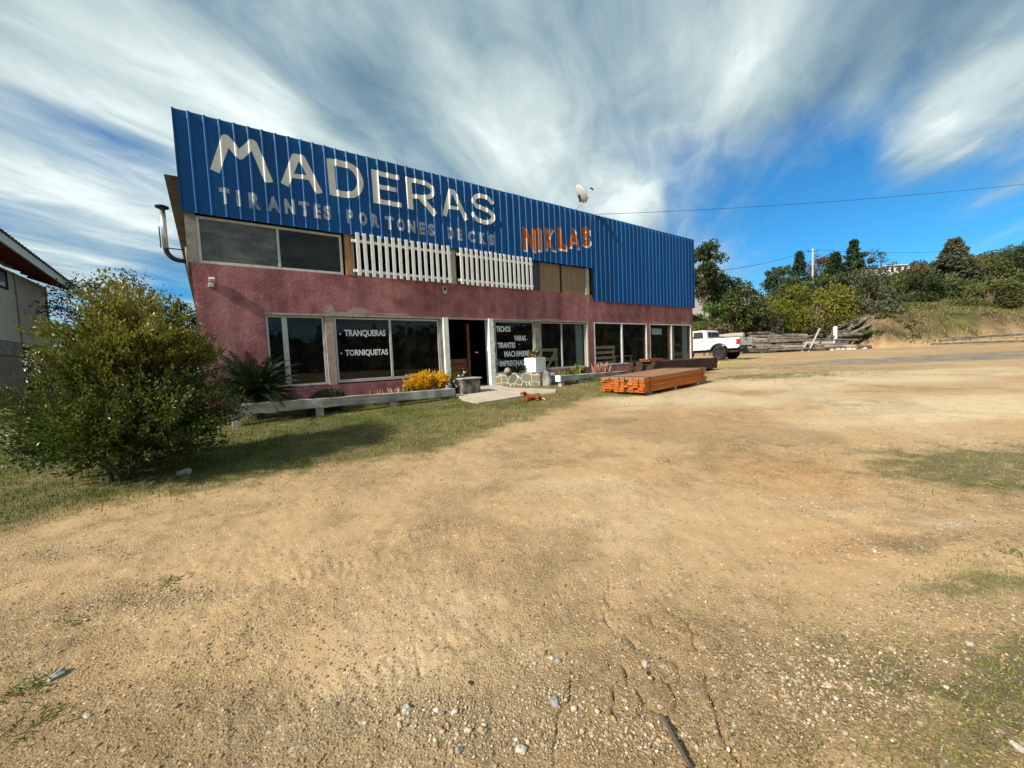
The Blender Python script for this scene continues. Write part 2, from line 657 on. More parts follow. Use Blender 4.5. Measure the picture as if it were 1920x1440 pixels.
DARK = _bl([(960, 1520, 1.6, 0.4, 0.25), (200, 1520, 1.2, 0.4, 0.2), (1700, 1480, 1.2, 0.6, 0.2), (1680, 1020, 0.22, 0.10, 0.9), (1750, 1010, 0.3, 0.10, 0.5), (1010, 895, 0.12, 0.08, 0.5), (830, 985, 0.5, 0.25, 0.5), (700, 1040, 0.5, 0.25, 0.35), (1300, 1150, 0.5, 0.25, 0.4),  # wide bottom blobs paint vignette-like dimming into the soil; smaller ones dark patches
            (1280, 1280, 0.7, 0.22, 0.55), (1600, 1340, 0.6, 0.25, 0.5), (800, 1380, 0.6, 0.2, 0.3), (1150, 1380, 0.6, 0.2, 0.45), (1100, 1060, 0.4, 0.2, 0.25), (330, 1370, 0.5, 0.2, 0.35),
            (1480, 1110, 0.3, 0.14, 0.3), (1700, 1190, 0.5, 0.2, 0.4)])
GREY = _bl([(1720, 672, 6.0, 2.2, 1.1), (1850, 668, 6.0, 2.0, 1.0), (1930, 662, 6.0, 1.8, 0.9)])
STONY = _bl([(60, 1050, 0.5, 0.12, 1.0), (210, 1030, 0.5, 0.10, 0.7), (500, 945, 0.5, 0.10, 0.9), (300, 1000, 0.3, 0.08, 0.5), (330, 1120, 0.4, 0.12, 0.9), (190, 1150, 0.4, 0.14, 0.8), (60, 1230, 0.3, 0.1, 0.7),
             (100, 1270, 0.12, 0.06, 1.0), (760, 1340, 0.3, 0.10, 1.0), (1040, 1310, 0.22, 0.08, 1.2), (1010, 1240, 0.15, 0.06, 0.9), (950, 1390, 0.4, 0.08, 0.9), (1250, 1390, 0.3, 0.08, 1.2), (1220, 1255, 0.12, 0.06, 0.9),
             (1450, 1250, 0.5, 0.2, 0.7), (1620, 1330, 0.4, 0.15, 0.8), (1800, 1140, 0.4, 0.15, 0.9), (1700, 1250, 0.5, 0.2, 0.6), (1600, 1020, 0.4, 0.12, 0.8), (1570, 950, 0.5, 0.10, 0.8), (1800, 980, 0.6, 0.10, 0.9),
             (960, 850, 0.6, 0.35, 0.9), (880, 890, 0.5, 0.25, 0.6), (1560, 850, 0.8, 0.12, 0.6), (1750, 880, 0.8, 0.15, 0.5), (1320, 1100, 0.5, 0.2, 0.4), (1130, 1090, 0.3, 0.12, 0.5), (640, 1040, 0.4, 0.15, 0.4),
             (1100, 920, 0.6, 0.25, 0.6), (600, 1150, 0.5, 0.2, 0.3), (420, 1220, 0.4, 0.15, 0.3)])


def stony(x, y):
    b = bsum(x, y, STONY, 0.5, 41)
    n = fbm(x, y, 1.7, 4, 43)
    return np.clip(0.04 + 0.85 * b + 0.9 * np.clip(n - 0.54, 0, 1), 0, 1.2)


def weed(x, y):
    return np.clip(bsum(x, y, WEED, 0.7, 51) * (0.25 + 1.5 * np.clip(fbm(x, y, 5.0, 4, 52) - 0.32, 0, 1)) * 1.5, 0, 1)


# tyre prints: two lugged tracks pressed into the dirt
TYRE = [[gp(*q) for q in pl] for pl in ([(430, 1400), (780, 1235), (1010, 1168), (1230, 1100), (1420, 1040), (1640, 985)],
                                        [(120, 1225), (560, 1085), (900, 1005), (1180, 960), (1420, 930)],
                                        [(700, 900), (960, 855), (1250, 830), (1600, 790)])]


def relief(x, y, L):
    """small bumps of the bare dirt, metres"""
    r = np.hypot(x, y)
    near = np.clip(1.3 - r / 14, 0.15, 1)
    h = 0.05 * (fbm(x, y, 0.45, 3, 61) - 0.5)
    h += near * (0.030 * (fbm(x, y, 2.2, 4, 62) - 0.5) + 0.016 * (fbm(x, y, 8.0, 3, 63) - 0.5))
    rough = np.clip(0.35 + 1.8 * (fbm(x, y, 0.8, 3, 64) - 0.42) + 0.2 * sstep(-y, -2.4, -1.2), 0.12, 1.1)
    h += near * rough * (0.016 * (fbm(x, y, 18, 3, 65) - 0.5) + 0.011 * (fbm(x, y, 45, 2, 67) - 0.5))
    # rain runnels in the foreground right of the middle
    ru = np.abs(fbm(x, y, 1.5, 4, 66) - 0.5)
    mk = np.exp(-(((x - 0.7) / 0.9) ** 2 + ((y - 1.7) / 0.8) ** 2))
    h -= 0.022 * mk * np.exp(-(ru / 0.006) ** 2)
    for pl in TYRE:
        acc = 0.0
        for a, b in zip(pl[:-1], pl[1:]):
            ux, uy = b.x - a.x, b.y - a.y
            Ln = math.hypot(ux, uy)
            ux, uy = ux / Ln, uy / Ln
            s = (x - a.x) * ux + (y - a.y) * uy
            c = -(x - a.x) * uy + (y - a.y) * ux + 0.05 * (fbm(x, y, 1.5, 2, 70) - 0.5)
            m = (s >= 0) * (s < Ln) * sstep(-np.abs(c), -0.13, -0.085)
            lug = 0.5 + 0.5 * np.sin(2 * np.pi * (s + acc + 0.3 * np.abs(c)) / 0.058)
            fade = np.clip(2.4 * (fbm(x, y, 1.6, 3, 69) - 0.40), 0, 1)
            h += m * (fade * 0.0042 * (sstep(lug, 0.2, 0.9) - 0.6) - 0.005)
            acc += Ln
    h *= (1 - 0.6 * L)
    h += 0.02 * L * (fbm(x, y, 3.5, 3, 68) - 0.5)
    s_, yy = x * dv[0] + y * dv[1], -(x * nv[0] + y * nv[1]) - PF
    flat = sstep(s_, -0.6, 0) * sstep(-s_, -19, -18) * sstep(yy, -2.2, -1.2)      # quiet next to the shop
    return h * (1 - 0.7 * flat)


def gz2(x, y):
    xa, ya = np.array([float(x)]), np.array([float(y)])
    return float((hbase(xa, ya) + relief(xa, ya, lawn(xa, ya)))[0])


# ground sheet: rings round the yard, fine where it is seen close
ang = np.concatenate([np.linspace(-74, 74, 700), np.linspace(74, 286, 44)[1:-1]])
ang = np.radians(ang)
rr = np.concatenate([[0.02, 0.2], np.geomspace(0.45, 55, 470), np.geomspace(57, 900, 60)])
RR, AA = np.meshgrid(rr, ang, indexing='ij')
GX, GY = (RR * np.sin(AA)).ravel(), (RR * np.cos(AA)).ravel()
GL = lawn(GX, GY)
GZ = hbase(GX, GY) + relief(GX, GY, GL)
nr, na = RR.shape
i, j = np.meshgrid(np.arange(nr - 1), np.arange(na), indexing='ij')
j2 = (j + 1) % na
GF = np.stack([(i * na + j), (i * na + j2), ((i + 1) * na + j2), ((i + 1) * na + j)], -1).reshape(-1, 4)[:, ::-1]
hill = sstep(hbase(GX, GY), 1.25, 1.9)
hillgrass = hill * sstep(fbm(GX, GY, 0.25, 4, 71) + 0.10 * (hbase(GX, GY) - 3.6), 0.38, 0.55)
yardgrass = np.clip(bsum(GX, GY, WEED, 0.7, 51), 0, 1)
attrs = {'lawn': ('POINT', np.clip(GL, 0, 1)), 'weed': ('POINT', np.clip(weed(GX, GY), 0, 1)), 'pale': ('POINT', np.clip(bsum(GX, GY, PALE, 0.6, 81) + 2.2 * np.clip(fbm(GX, GY, 0.35, 5, 82, 0.6) - 0.50, 0, 1), 0, 1)),
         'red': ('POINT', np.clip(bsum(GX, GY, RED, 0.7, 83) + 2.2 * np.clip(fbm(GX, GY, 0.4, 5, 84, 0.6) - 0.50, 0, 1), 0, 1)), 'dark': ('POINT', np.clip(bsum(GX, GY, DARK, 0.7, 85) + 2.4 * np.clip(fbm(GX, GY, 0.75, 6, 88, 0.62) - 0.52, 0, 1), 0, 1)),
         'grey': ('POINT', np.clip(bsum(GX, GY, GREY, 0.5, 86), 0, 1)), 'stony': ('POINT', np.clip(stony(GX, GY), 0, 1)), 'hill': ('POINT', hill), 'hillgrass': ('POINT', hillgrass)}

gm = bpy.data.materials.new('dirt_ground')
gm.use_nodes = True
T = NT(gm.node_tree)
P_ = T.n['Principled BSDF']
P_.inputs['Roughness'].default_value = 0.95
P_.inputs['Specular IOR Level'].default_value = 0.12
co = T.new('ShaderNodeTexCoord').outputs['Object']


def A_(n):
    return T.new('ShaderNodeAttribute', attribute_name=n).outputs['Fac']


nbig = T.noise(co, 0.9, 6, 0.6)
nmid = T.noise(co, 7.0, 6, 0.65)
nfin = T.noise(co, 60.0, 5, 0.7)
ngr = T.noise(co, 190.0, 3, 0.6)
msk = T.smooth(T.math('ADD', T.math('ADD', T.math('MULTIPLY', T.noise(co, 0.55, 7, 0.62, 0.5), 0.75), T.math('MULTIPLY', T.noise(co, 4.0, 5, 0.6, 0.3), 0.25)), T.math('MULTIPLY', A_('dark'), 0.12)), 0.42, 0.60)
msk = T.math('ADD', T.math('MULTIPLY', msk, 0.75), T.math('MULTIPLY', T.smooth(nmid, 0.4, 0.65), 0.25))
c = T.mix(msk, (0.425, 0.285, 0.146), (0.395, 0.262, 0.132))
brk_ = T.math('ADD', T.math('MULTIPLY', T.math('SUBTRACT', nmid, 0.5), 0.9), T.math('ADD', T.math('MULTIPLY', T.math('SUBTRACT', nfin, 0.5), 0.7), T.math('MULTIPLY', T.math('SUBTRACT', ngr, 0.5), 0.4)))


def AB(n_, lo=0.12, hi=0.85):
    return T.math('MULTIPLY', T.smooth(T.math('ADD', A_(n_), brk_), lo, hi), T.smooth(A_(n_), 0.0, 0.15))


c = T.mix(T.math('MULTIPLY', AB('red'), 0.60), c, (0.44, 0.250, 0.110))
c = T.mix(T.math('MULTIPLY', AB('pale'), 0.70), c, (0.60, 0.475, 0.30))
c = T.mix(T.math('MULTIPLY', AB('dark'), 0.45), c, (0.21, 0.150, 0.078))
c = T.mix(T.math('MULTIPLY', T.smooth(nmid, 0.48, 0.75), T.math('ADD', T.math('MULTIPLY', msk, 0.28), 0.12)), c, (0.225, 0.160, 0.085))
c = T.mix(T.math('MULTIPLY', T.smooth(nfin, 0.54, 0.75), T.math('ADD', T.math('MULTIPLY', msk, 0.45), 0.12)), c, (0.19, 0.130, 0.072))
c = T.mix(T.math('MULTIPLY', T.smooth(T.noise(co, 45.0, 3, 0.6), 0.62, 0.72), T.math('ADD', T.math('MULTIPLY', A_('stony'), 0.8), 0.22)), c, (0.62, 0.53, 0.40))
c = T.mix(T.math('MULTIPLY', T.smooth(ngr, 0.60, 0.74), 0.55), c, (0.66, 0.56, 0.41))
c = T.mix(T.math('MULTIPLY', T.smooth(ngr, 0.42, 0.28), 0.35), c, (0.15, 0.105, 0.06))
for scv, thr, pal, drk, am in ((95, 0.16, (0.64, 0.54, 0.39), (0.13, 0.088, 0.05), 0.75), (38, 0.10, (0.60, 0.51, 0.38), (0.16, 0.11, 0.065), 0.7)):
    vs_ = T.new('ShaderNodeTexVoronoi', feature='F1')
    vs_.inputs['Scale'].default_value = scv
    T.link(co, vs_.inputs['Vector'])
    sp_ = T.new('ShaderNodeSeparateColor')
    T.link(vs_.outputs['Color'], sp_.inputs[0])
    inside = T.smooth(vs_.outputs['Distance'], 0.42, 0.26)
    thr_ = T.math('ADD', T.math('MULTIPLY', T.math('MAXIMUM', A_('stony'), T.math('MULTIPLY', msk, 0.5)), 0.22), thr * 0.55)
    c = T.mix(T.math('MULTIPLY', T.math('MULTIPLY', inside, T.math('LESS_THAN', sp_.outputs[0], thr_)), am), c, pal)
    c = T.mix(T.math('MULTIPLY', T.math('MULTIPLY', inside, T.math('LESS_THAN', sp_.outputs[1], thr_)), am), c, drk)
cg = T.mix(T.smooth(T.noise(co, 3.0, 6, 0.65), 0.35, 0.65), (0.060, 0.070, 0.018), (0.165, 0.140, 0.055))
cg = T.mix(T.math('MULTIPLY', T.smooth(nfin, 0.45, 0.7), 0.6), cg, (0.045, 0.045, 0.018))
c = T.mix(T.math('MULTIPLY', T.smooth(T.math('ADD', A_('lawn'), T.math('MULTIPLY', brk_, 0.8)), 0.1, 1.0), 0.85), c, cg)
c = T.mix(T.math('MULTIPLY', AB('weed', 0.2, 0.9), 0.75), c, (0.115, 0.105, 0.052))
cgr = T.mix(T.smooth(T.noise(co, 1.3, 8, 0.75), 0.35, 0.65), (0.13, 0.122, 0.105), (0.33, 0.275, 0.20))
c = T.mix(T.smooth(T.math('ADD', A_('grey'), T.math('MULTIPLY', T.math('SUBTRACT', nmid, 0.5), 2.2)), 0.35, 1.1), c, cgr)
ch = T.mix(T.smooth(T.noise(co, 0.55, 8, 0.7), 0.38, 0.70), (0.080, 0.062, 0.034), (0.25, 0.165, 0.088))
c = T.mix(A_('hill'), c, ch)
chg = T.mix(T.smooth(T.noise(co, 0.5, 7, 0.7), 0.35, 0.65), (0.060, 0.072, 0.020), (0.165, 0.155, 0.050))
c = T.mix(A_('hillgrass'), c, chg)
T.link(c, P_.inputs['Base Color'])
vor = T.new('ShaderNodeTexVoronoi', feature='F1')
vor.inputs['Scale'].default_value = 85
T.link(co, vor.inputs['Vector'])
grain = T.math('SUBTRACT', 0.5, vor.outputs['Distance'])
spk = T.new('ShaderNodeSeparateColor')
T.link(vor.outputs['Color'], spk.inputs[0])
hh0 = T.math('MULTIPLY', grain, T.math('MULTIPLY', spk.outputs[0], 0.55))
hh = T.math('ADD', T.math('MULTIPLY', nfin, 0.5), T.math('ADD', T.math('MULTIPLY', ngr, 0.25), T.math('MULTIPLY', nmid, 0.6)))
bp = T.new('ShaderNodeBump')
T.link(T.math('ADD', T.math('MULTIPLY', T.math('MAXIMUM', msk, T.math('MULTIPLY', A_('stony'), 1.0)), 0.85), 0.15), bp.inputs['Strength'])
bp.inputs['Distance'].default_value = 0.03
T.link(T.math('ADD', hh, hh0), bp.inputs['Height'])
T.link(bp.outputs[0], P_.inputs['Normal'])
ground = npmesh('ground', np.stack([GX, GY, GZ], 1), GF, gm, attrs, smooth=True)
tag(ground, kind='structure')
tag(ground, 'bare sandy dirt yard with thin lawn at its left edge')

# ------------------------------------------------------------------ loose stones (stuff), grass (stuff)
R_ = np.random.default_rng(7)


def scatter_polar(n, r0_, r1_, a0, a1):
    r = np.exp(R_.uniform(math.log(r0_), math.log(r1_), n))
    a = np.radians(R_.uniform(a0, a1, n))
    return r * np.sin(a), r * np.cos(a), r


def heights(x, y):
    return hbase(x, y) + relief(x, y, lawn(x, y))


_ico_bm = bmesh.new()
bmesh.ops.create_icosphere(_ico_bm, subdivisions=1, radius=1)
ICO_V = np.array([v.co[:] for v in _ico_bm.verts])
ICO_F = np.array([[v.index for v in f.verts] for f in _ico_bm.faces])
_ico_bm.free()


def stones(name, x, y, size, m, sink=0.3, seed=1):
    n = len(x)
    rg = np.random.default_rng(seed)
    z = heights(x, y)
    S = size[:, None] * rg.uniform(0.6, 1.25, (n, 3)) * np.array([1, 1, 0.7])
    jit = 1 + rg.uniform(-0.22, 0.22, (n, len(ICO_V), 1))
    V = ICO_V[None] * jit * S[:, None, :]
    a = rg.uniform(0, 2 * np.pi, n)
    ca, sa = np.cos(a)[:, None], np.sin(a)[:, None]
    X = V[..., 0] * ca - V[..., 1] * sa + x[:, None]
    Y = V[..., 0] * sa + V[..., 1] * ca + y[:, None]
    Z = V[..., 2] + (z + size * (0.5 - sink))[:, None]
    VV = np.stack([X, Y, Z], -1).reshape(-1, 3)
    FF = (ICO_F[None] + (np.arange(n) * len(ICO_V))[:, None, None]).reshape(-1, 3)
    tint = np.repeat(rg.uniform(0, 1, n), len(ICO_F))
    return npmesh(name, VV, FF, m, {'tint': ('FACE', tint)})


stm = bpy.data.materials.new('loose_stone')
stm.use_nodes = True
t = NT(stm.node_tree)
p = t.n['Principled BSDF']
p.inputs['Roughness'].default_value = 0.9
p.inputs['Specular IOR Level'].default_value = 0.2
f = t.new('ShaderNodeAttribute', attribute_name='tint').outputs['Fac']
cc = t.ramp(f, [(0.0, (0.17, 0.125, 0.075)), (0.3, (0.34, 0.24, 0.135)), (0.6, (0.44, 0.33, 0.205)), (0.85, (0.50, 0.42, 0.31)), (1.0, (0.68, 0.61, 0.50))])
cc = t.mix(t.math('MULTIPLY', t.smooth(t.noise(t.new('ShaderNodeTexCoord').outputs['Object'], 90, 4, 0.7), 0.4, 0.7), 0.4), cc, (0.30, 0.22, 0.14))
t.link(cc, p.inputs['Base Color'])
x, y, r = scatter_polar(200000, 0.75, 16, -62, 64)
dn = stony(x, y)
keep = R_.uniform(0, 1, len(x)) < np.clip(0.05 + 0.60 * dn, 0, 1) * (1 - 0.85 * lawn(x, y)) * np.clip(1.2 - r / 20, 0.2, 1)
x, y, r, dn = x[keep], y[keep], r[keep], dn[keep]
size = np.exp(R_.normal(-5.75, 0.48, len(x))) * (0.75 + 0.5 * dn) * (0.8 + 0.03 * r)
size = np.clip(size, 0.0014, 0.020)
tag(stones('gravel', x, y, size, stm, 0.12, 3), 'small pale pebbles and grit strewn over the dirt yard', kind='stuff')
clm = mat('earth_clod', (0.360, 0.240, 0.122), 0.95, 0.1, var=0.35, scale=12, dark=(0.27, 0.178, 0.092))
x, y, r = scatter_polar(150000, 0.75, 12, -62, 64)
cl = np.clip(0.12 + 2.6 * (fbm(x, y, 1.3, 4, 97) - 0.45) + 0.5 * bsum(x, y, DARK, 0.7, 85), 0, 1)
keep = R_.uniform(0, 1, len(x)) < cl * 0.26 * (1 - lawn(x, y))
x, y, r = x[keep], y[keep], r[keep]
size = np.clip(np.exp(R_.normal(-5.55, 0.45, len(x))), 0.002, 0.014) * (0.8 + 0.04 * r)
tag(stones('dirt', x, y, size, clm, 0.25, 4), 'crumbs of loose earth over the yard', kind='stuff')


def blades(name, x, y, hgt, wid, m, lean=0.5, tint=None, seed=2, lift=None):
    n = len(x)
    rg = np.random.default_rng(seed)
    z = heights(x, y) if lift is None else lift
    a = rg.uniform(0, 2 * np.pi, n)
    b = rg.uniform(0, 2 * np.pi, n)
    le = rg.uniform(0.1, 1, n) * lean
    w = wid * rg.uniform(0.6, 1.2, n)
    h = hgt * rg.uniform(0.5, 1.2, n)
    bx, by = np.cos(a) * w / 2, np.sin(a) * w / 2
    tx, ty = np.cos(b) * h * le, np.sin(b) * h * le
    zt = h * np.sqrt(np.clip(1 - le * le, 0.05, 1))
    z = z - 0.004
    V = np.stack([np.stack([x - bx, y - by, z], 1), np.stack([x + bx, y + by, z], 1),
                  np.stack([x + tx * 0.45 + bx * .8, y + ty * 0.45 + by * .8, z + zt * 0.6], 1), np.stack([x + tx * 0.45 - bx * .8, y + ty * 0.45 - by * .8, z + zt * 0.6], 1),
                  np.stack([x + tx, y + ty, z + zt], 1)], 1).reshape(-1, 3)
    o = np.arange(n) * 5
    F = np.concatenate([np.stack([o, o + 1, o + 2], 1), np.stack([o, o + 2, o + 3], 1), np.stack([o + 3, o + 2, o + 4], 1)], 0)
    ti = rg.uniform(0, 1, n) if tint is None else np.clip(tint + rg.uniform(-0.25, 0.25, n), 0, 1)
    return npmesh(name, V, F, m, {'tint': ('FACE', np.tile(ti, 3))})


grm = leafmat('grass_blade', (0.080, 0.130, 0.018), (0.190, 0.210, 0.045), (0.420, 0.330, 0.140), 0.6, 0.25, 0.3)
# lawn
N = 520000
r = np.sqrt(R_.uniform(1.5 ** 2, 15 ** 2, N))
a = np.radians(R_.uniform(-66, 40, N))
x, y = r * np.sin(a), r * np.cos(a)
L = lawn(x, y)
s_, yy = to_f(x, y)
thin = 1 - 0.55 * sstep(x, -2.5, 1.5)
keep = (R_.uniform(0, 1, N) < L * thin * np.clip(0.25 + 1.5 * (fbm(x, y, 1.6, 4, 91) - 0.3), 0.1, 1) * np.where(r > 9, 0.75, 1)) & ~((yy > -0.05) & (s_ > -0.6))
x, y, L, thin = x[keep], y[keep], L[keep], thin[keep]
dry = np.clip(0.45 * (1 - thin) + 0.74 - 0.74 * sstep(L, 0.3, 1.0) * sstep(fbm(x, y, 0.9, 4, 92) + 0.12 * sstep(-x, 0.5, 4.5), 0.36, 0.64), 0, 1)
hg_ = 0.036 + 0.035 * fbm(x, y, 1.2, 3, 93)
tag(blades('grass', x, y, hg_, 0.007, grm, 0.85, dry, 5), 'thin patchy lawn of green and straw coloured grass before the shop', kind='stuff')
# weeds creeping over the dirt
N = 330000
x, y, r = scatter_polar(N, 1.0, 26, 0, 64)
wv = weed(x, y)
keep = R_.uniform(0, 1, N) < wv * 0.5
x, y, r = x[keep], y[keep], r[keep]
tag(blades('weeds', x, y, 0.020 + 0.0015 * r, 0.005 + 0.0006 * r, grm, 1.0, 0.25 + 0.5 * fbm(x, y, 1.1, 3, 55), 6), 'sparse low weeds creeping over the right side of the yard', kind='stuff')

# ------------------------------------------------------------------ the timber shop
m_pink = mat('pink_render', (0.385, 0.155, 0.150), 0.95, 0.15, var=0.22, scale=1.6, bump=0.5, bscale=16, dark=(0.235, 0.086, 0.094), streak=((3.0, 3.0, 0.5), (0.47, 0.225, 0.21), 0.65), dirt=(0.9, (0.17, 0.078, 0.08), 0.55))
# patches where the render has fallen off over the window pillar
t = NT(m_pink.node_tree)
p = t.n['Principled BSDF']
old = p.inputs['Base Color'].links[0].from_socket
cw = t.new('ShaderNodeTexCoord').outputs['Object']
sx = t.new('ShaderNodeSeparateXYZ')
t.link(cw, sx.inputs[0])
tot = None
for ps, pz, rs, rz2 in ((2.05, 2.86, 0.13, 0.16), (2.75, 2.86, 0.34, 0.09), (2.45, 2.76, 0.4, 0.05), (3.6, 2.78, 0.5, 0.04), (9.0, 2.76, 0.8, 0.03), (11.0, 3.5, 0.06, 0.3)):
    ex = t.math('POWER', t.math('DIVIDE', t.math('SUBTRACT', sx.outputs[0], ps - 8.8), rs), 2.0)
    ez = t.math('POWER', t.math('DIVIDE', t.math('SUBTRACT', sx.outputs[2], pz - FLOOR + 0.1), rz2), 2.0)
    g = t.math('EXPONENT', t.math('MULTIPLY', t.math('ADD', ex, ez), -1.0))
    tot = g if tot is None else t.math('ADD', tot, g)
pt_ = t.smooth(t.math('ADD', t.math('MULTIPLY', tot, 0.55), t.noise(cw, 12, 8, 0.75)), 0.72, 0.98)
t.link(t.mix(t.math('MULTIPLY', pt_, 0.8), old, (0.40, 0.32, 0.28)), p.inputs['Base Color'])
m_conc = mat('bare_concrete', (0.30, 0.28, 0.24), 0.95, 0.15, var=0.25, scale=3, bump=0.4, bscale=30, dark=(0.17, 0.155, 0.13), streak=((5, 5, 0.6), (0.12, 0.10, 0.08), 0.5))
m_peel = mat('peeling_render', (0.42, 0.36, 0.29), 0.95, 0.15, var=0.2, scale=4, bump=0.5, bscale=25, dark=(0.33, 0.28, 0.22), dirt=(6, (0.45, 0.20, 0.18), 0.85))
m_white = mat('white_paint', (0.62, 0.61, 0.57), 0.55, 0.35, var=0.1, scale=3, bump=0.1, bscale=60, dark=(0.52, 0.50, 0.46), dirt=(5, (0.36, 0.32, 0.27), 0.4))
m_post = mat('white_post_paint', (0.78, 0.77, 0.72), 0.7, 0.25, var=0.08, scale=3, bump=0.3, bscale=22, dirt=(4, (0.48, 0.44, 0.38), 0.35))
m_picket = mat('picket_paint', (0.83, 0.82, 0.79), 0.6, 0.3, var=0.07, scale=6, bump=0.1, dirt=(9, (0.52, 0.49, 0.44), 0.3))
m_alu = mat('window_aluminium', (0.52, 0.52, 0.49), 0.45, 0.5, metal=0.25, var=0.06, scale=3, dirt=(7, (0.35, 0.32, 0.28), 0.3))
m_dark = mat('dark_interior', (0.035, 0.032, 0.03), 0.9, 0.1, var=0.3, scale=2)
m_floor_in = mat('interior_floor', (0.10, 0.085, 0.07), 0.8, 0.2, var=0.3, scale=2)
m_tin = mat('galvanised_tin', (0.20, 0.18, 0.155), 0.7, 0.3, metal=0.3, var=0.3, scale=5, bump=0.2, dark=(0.12, 0.10, 0.08))
m_glass = glassmat('shop_glass', (0.86, 0.89, 0.87), 0.02)
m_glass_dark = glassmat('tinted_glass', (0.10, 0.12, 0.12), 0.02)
m_film = mat('dusty_glass_film', (0.105, 0.100, 0.085), 0.30, 0.5, var=0.25, scale=2.2, dark=(0.055, 0.055, 0.05), streak=((2.5, 2.5, 7), (0.20, 0.19, 0.165), 0.6))
m_curtain = mat('pale_curtain', (0.30, 0.32, 0.33), 0.9, 0.1, var=0.1, scale=4)
m_slate = mat('slate_board', (0.055, 0.062, 0.07), 0.6, 0.3, var=0.15, scale=4)
m_reed = mat('reed_board', (0.30, 0.21, 0.125), 0.85, 0.2, var=0.15, scale=5, bump=0.3, streak=((26, 26, 0.9), (0.17, 0.115, 0.065), 0.75))
m_orange_wood = mat('orange_wood_post', (0.40, 0.21, 0.10), 0.75, 0.25, var=0.15, scale=5, streak=((18, 18, 1.2), (0.26, 0.12, 0.05), 0.6))
m_beige = mat('beige_post', (0.46, 0.40, 0.31), 0.8, 0.2, var=0.15, scale=5, streak=((18, 18, 1.2), (0.33, 0.27, 0.19), 0.6))

# blue sheet: fine chalky fading of its own
m_blue = bpy.data.materials.new('blue_sheet')
m_blue.use_nodes = True
t = NT(m_blue.node_tree)
p = t.n['Principled BSDF']
p.inputs['Roughness'].default_value = 0.5
p.inputs['Specular IOR Level'].default_value = 0.25
co = t.new('ShaderNodeTexCoord').outputs['Object']
c = t.mix(t.smooth(t.noise(t.mapping(co, scale=(4, 4, 0.35)), 1.0, 5, 0.6), 0.35, 0.7), (0.0015, 0.064, 0.225), (0.002, 0.088, 0.265))
c = t.mix(t.math('MULTIPLY', t.smooth(t.noise(t.mapping(co, scale=(9, 9, 0.7)), 1.0, 6, 0.7), 0.6, 0.8), 0.30), c, (0.04, 0.14, 0.29))
sx = t.new('ShaderNodeSeparateXYZ')
t.link(co, sx.inputs[0])
wn = t.new('ShaderNodeTexWhiteNoise', noise_dimensions='1D')
t.link(t.math('FLOOR', t.math('DIVIDE', t.math('ADD', sx.outputs[0], 9.34), 0.9988)), wn.inputs['W'])
tone = t.math('ADD', t.math('MULTIPLY', wn.outputs['Value'], 0.26), 0.87)
tc3 = t.new('ShaderNodeCombineColor')
for i_ in range(3):
    t.link(tone, tc3.inputs[i_])
c = t.mix(1.0, c, tc3.outputs[0], 'MULTIPLY')
t.link(c, p.inputs['Base Color'])
b = t.new('ShaderNodeBump')
b.inputs['Strength'].default_value = 0.15
b.inputs['Distance'].default_value = 0.05
t.link(t.noise(co, 2.2, 3, 0.5), b.inputs['Height'])
t.link(b.outputs[0], p.inputs['Normal'])


def paintmat(name, c1, under, lo, hi, amt=1.0, rough=0.8):
    m = bpy.data.materials.new(name)
    m.use_nodes = True
    t = NT(m.node_tree)
    p = t.n['Principled BSDF']
    p.inputs['Roughness'].default_value = rough
    p.inputs['Specular IOR Level'].default_value = 0.25
    co = t.new('ShaderNodeTexCoord').outputs['Object']
    f = t.smooth(t.math('ADD', t.math('MULTIPLY', t.noise(co, 5.5, 4, 0.6), 0.6), t.math('MULTIPLY', t.noise(t.mapping(co, scale=(60, 60, 6)), 1.0, 3, 0.6), 0.4)), lo, hi)
    t.link(t.mix(t.math('MULTIPLY', f, amt), c1, under), p.inputs['Base Color'])
    return m


m_letter = paintmat('letter_paint', (0.74, 0.72, 0.66), (0.46, 0.47, 0.47), 0.44, 0.78, 0.6)
m_faded = paintmat('faded_letter_paint', (0.40, 0.43, 0.46), (0.05, 0.12, 0.27), 0.44, 0.66, 0.85)
m_rust = paintmat('orange_letter_paint', (0.40, 0.105, 0.014), (0.27, 0.075, 0.016), 0.45, 0.75, 0.6)
m_shadowp = paintmat('white_letter_edge', (0.62, 0.58, 0.52), (0.30, 0.33, 0.40), 0.5, 0.75, 0.6)
m_vinyl = mat('white_vinyl', (0.82, 0.82, 0.80), 0.5, 0.3, var=0.05, scale=6)

shop = thing('timber_shop', 'long pink rendered shop front with blue ribbed metal parapet lettered MADERAS', 'shop', 'F', (8.8, 0, FLOOR - 0.1))


def part(mb, name, m, parent=shop, bevel=0.0, smooth=None, label=None):
    o = mb.build(name, m, parent, bevel, smooth)
    if label:
        o['label'] = label
    return o


SB, ST = 0.10, 1.04         # wall foot, window sill
w = MB()
w.box(-0.5, 0.70, 0, 0.22, SB, 2.72)
w.box(0.70, 4.93, 0, 0.22, SB, ST - 0.02)
w.box(6.82, 8.42, 0, 0.22, SB, 1.0)
w.box(8.42, 10.98, 0, 0.22, SB, 1.03)
w.box(10.98, 11.26, 0, 0.22, SB, 2.72)
w.box(11.26, 18.08, 0, 0.22, SB, 1.05)
w.box(17.95, 18.08, 0, 0.22, 1.05, 2.72)
w.box(-0.5, 11.25, 0, 0.22, 2.72, 3.71)
w.box(11.25, 18.08, 0, 0.22, 2.72, 3.60)
pw = part(w, 'wall', m_pink)
w = MB()
w.box(-0.5, -0.3, 0.22, 14, SB, 3.8).box(17.9, 18.08, 0.22, 14, SB, 3.6).box(-0.5, 18.08, 14, 14.2, SB, 3.6)
part(w, 'side_wall', m_conc)
w = MB()
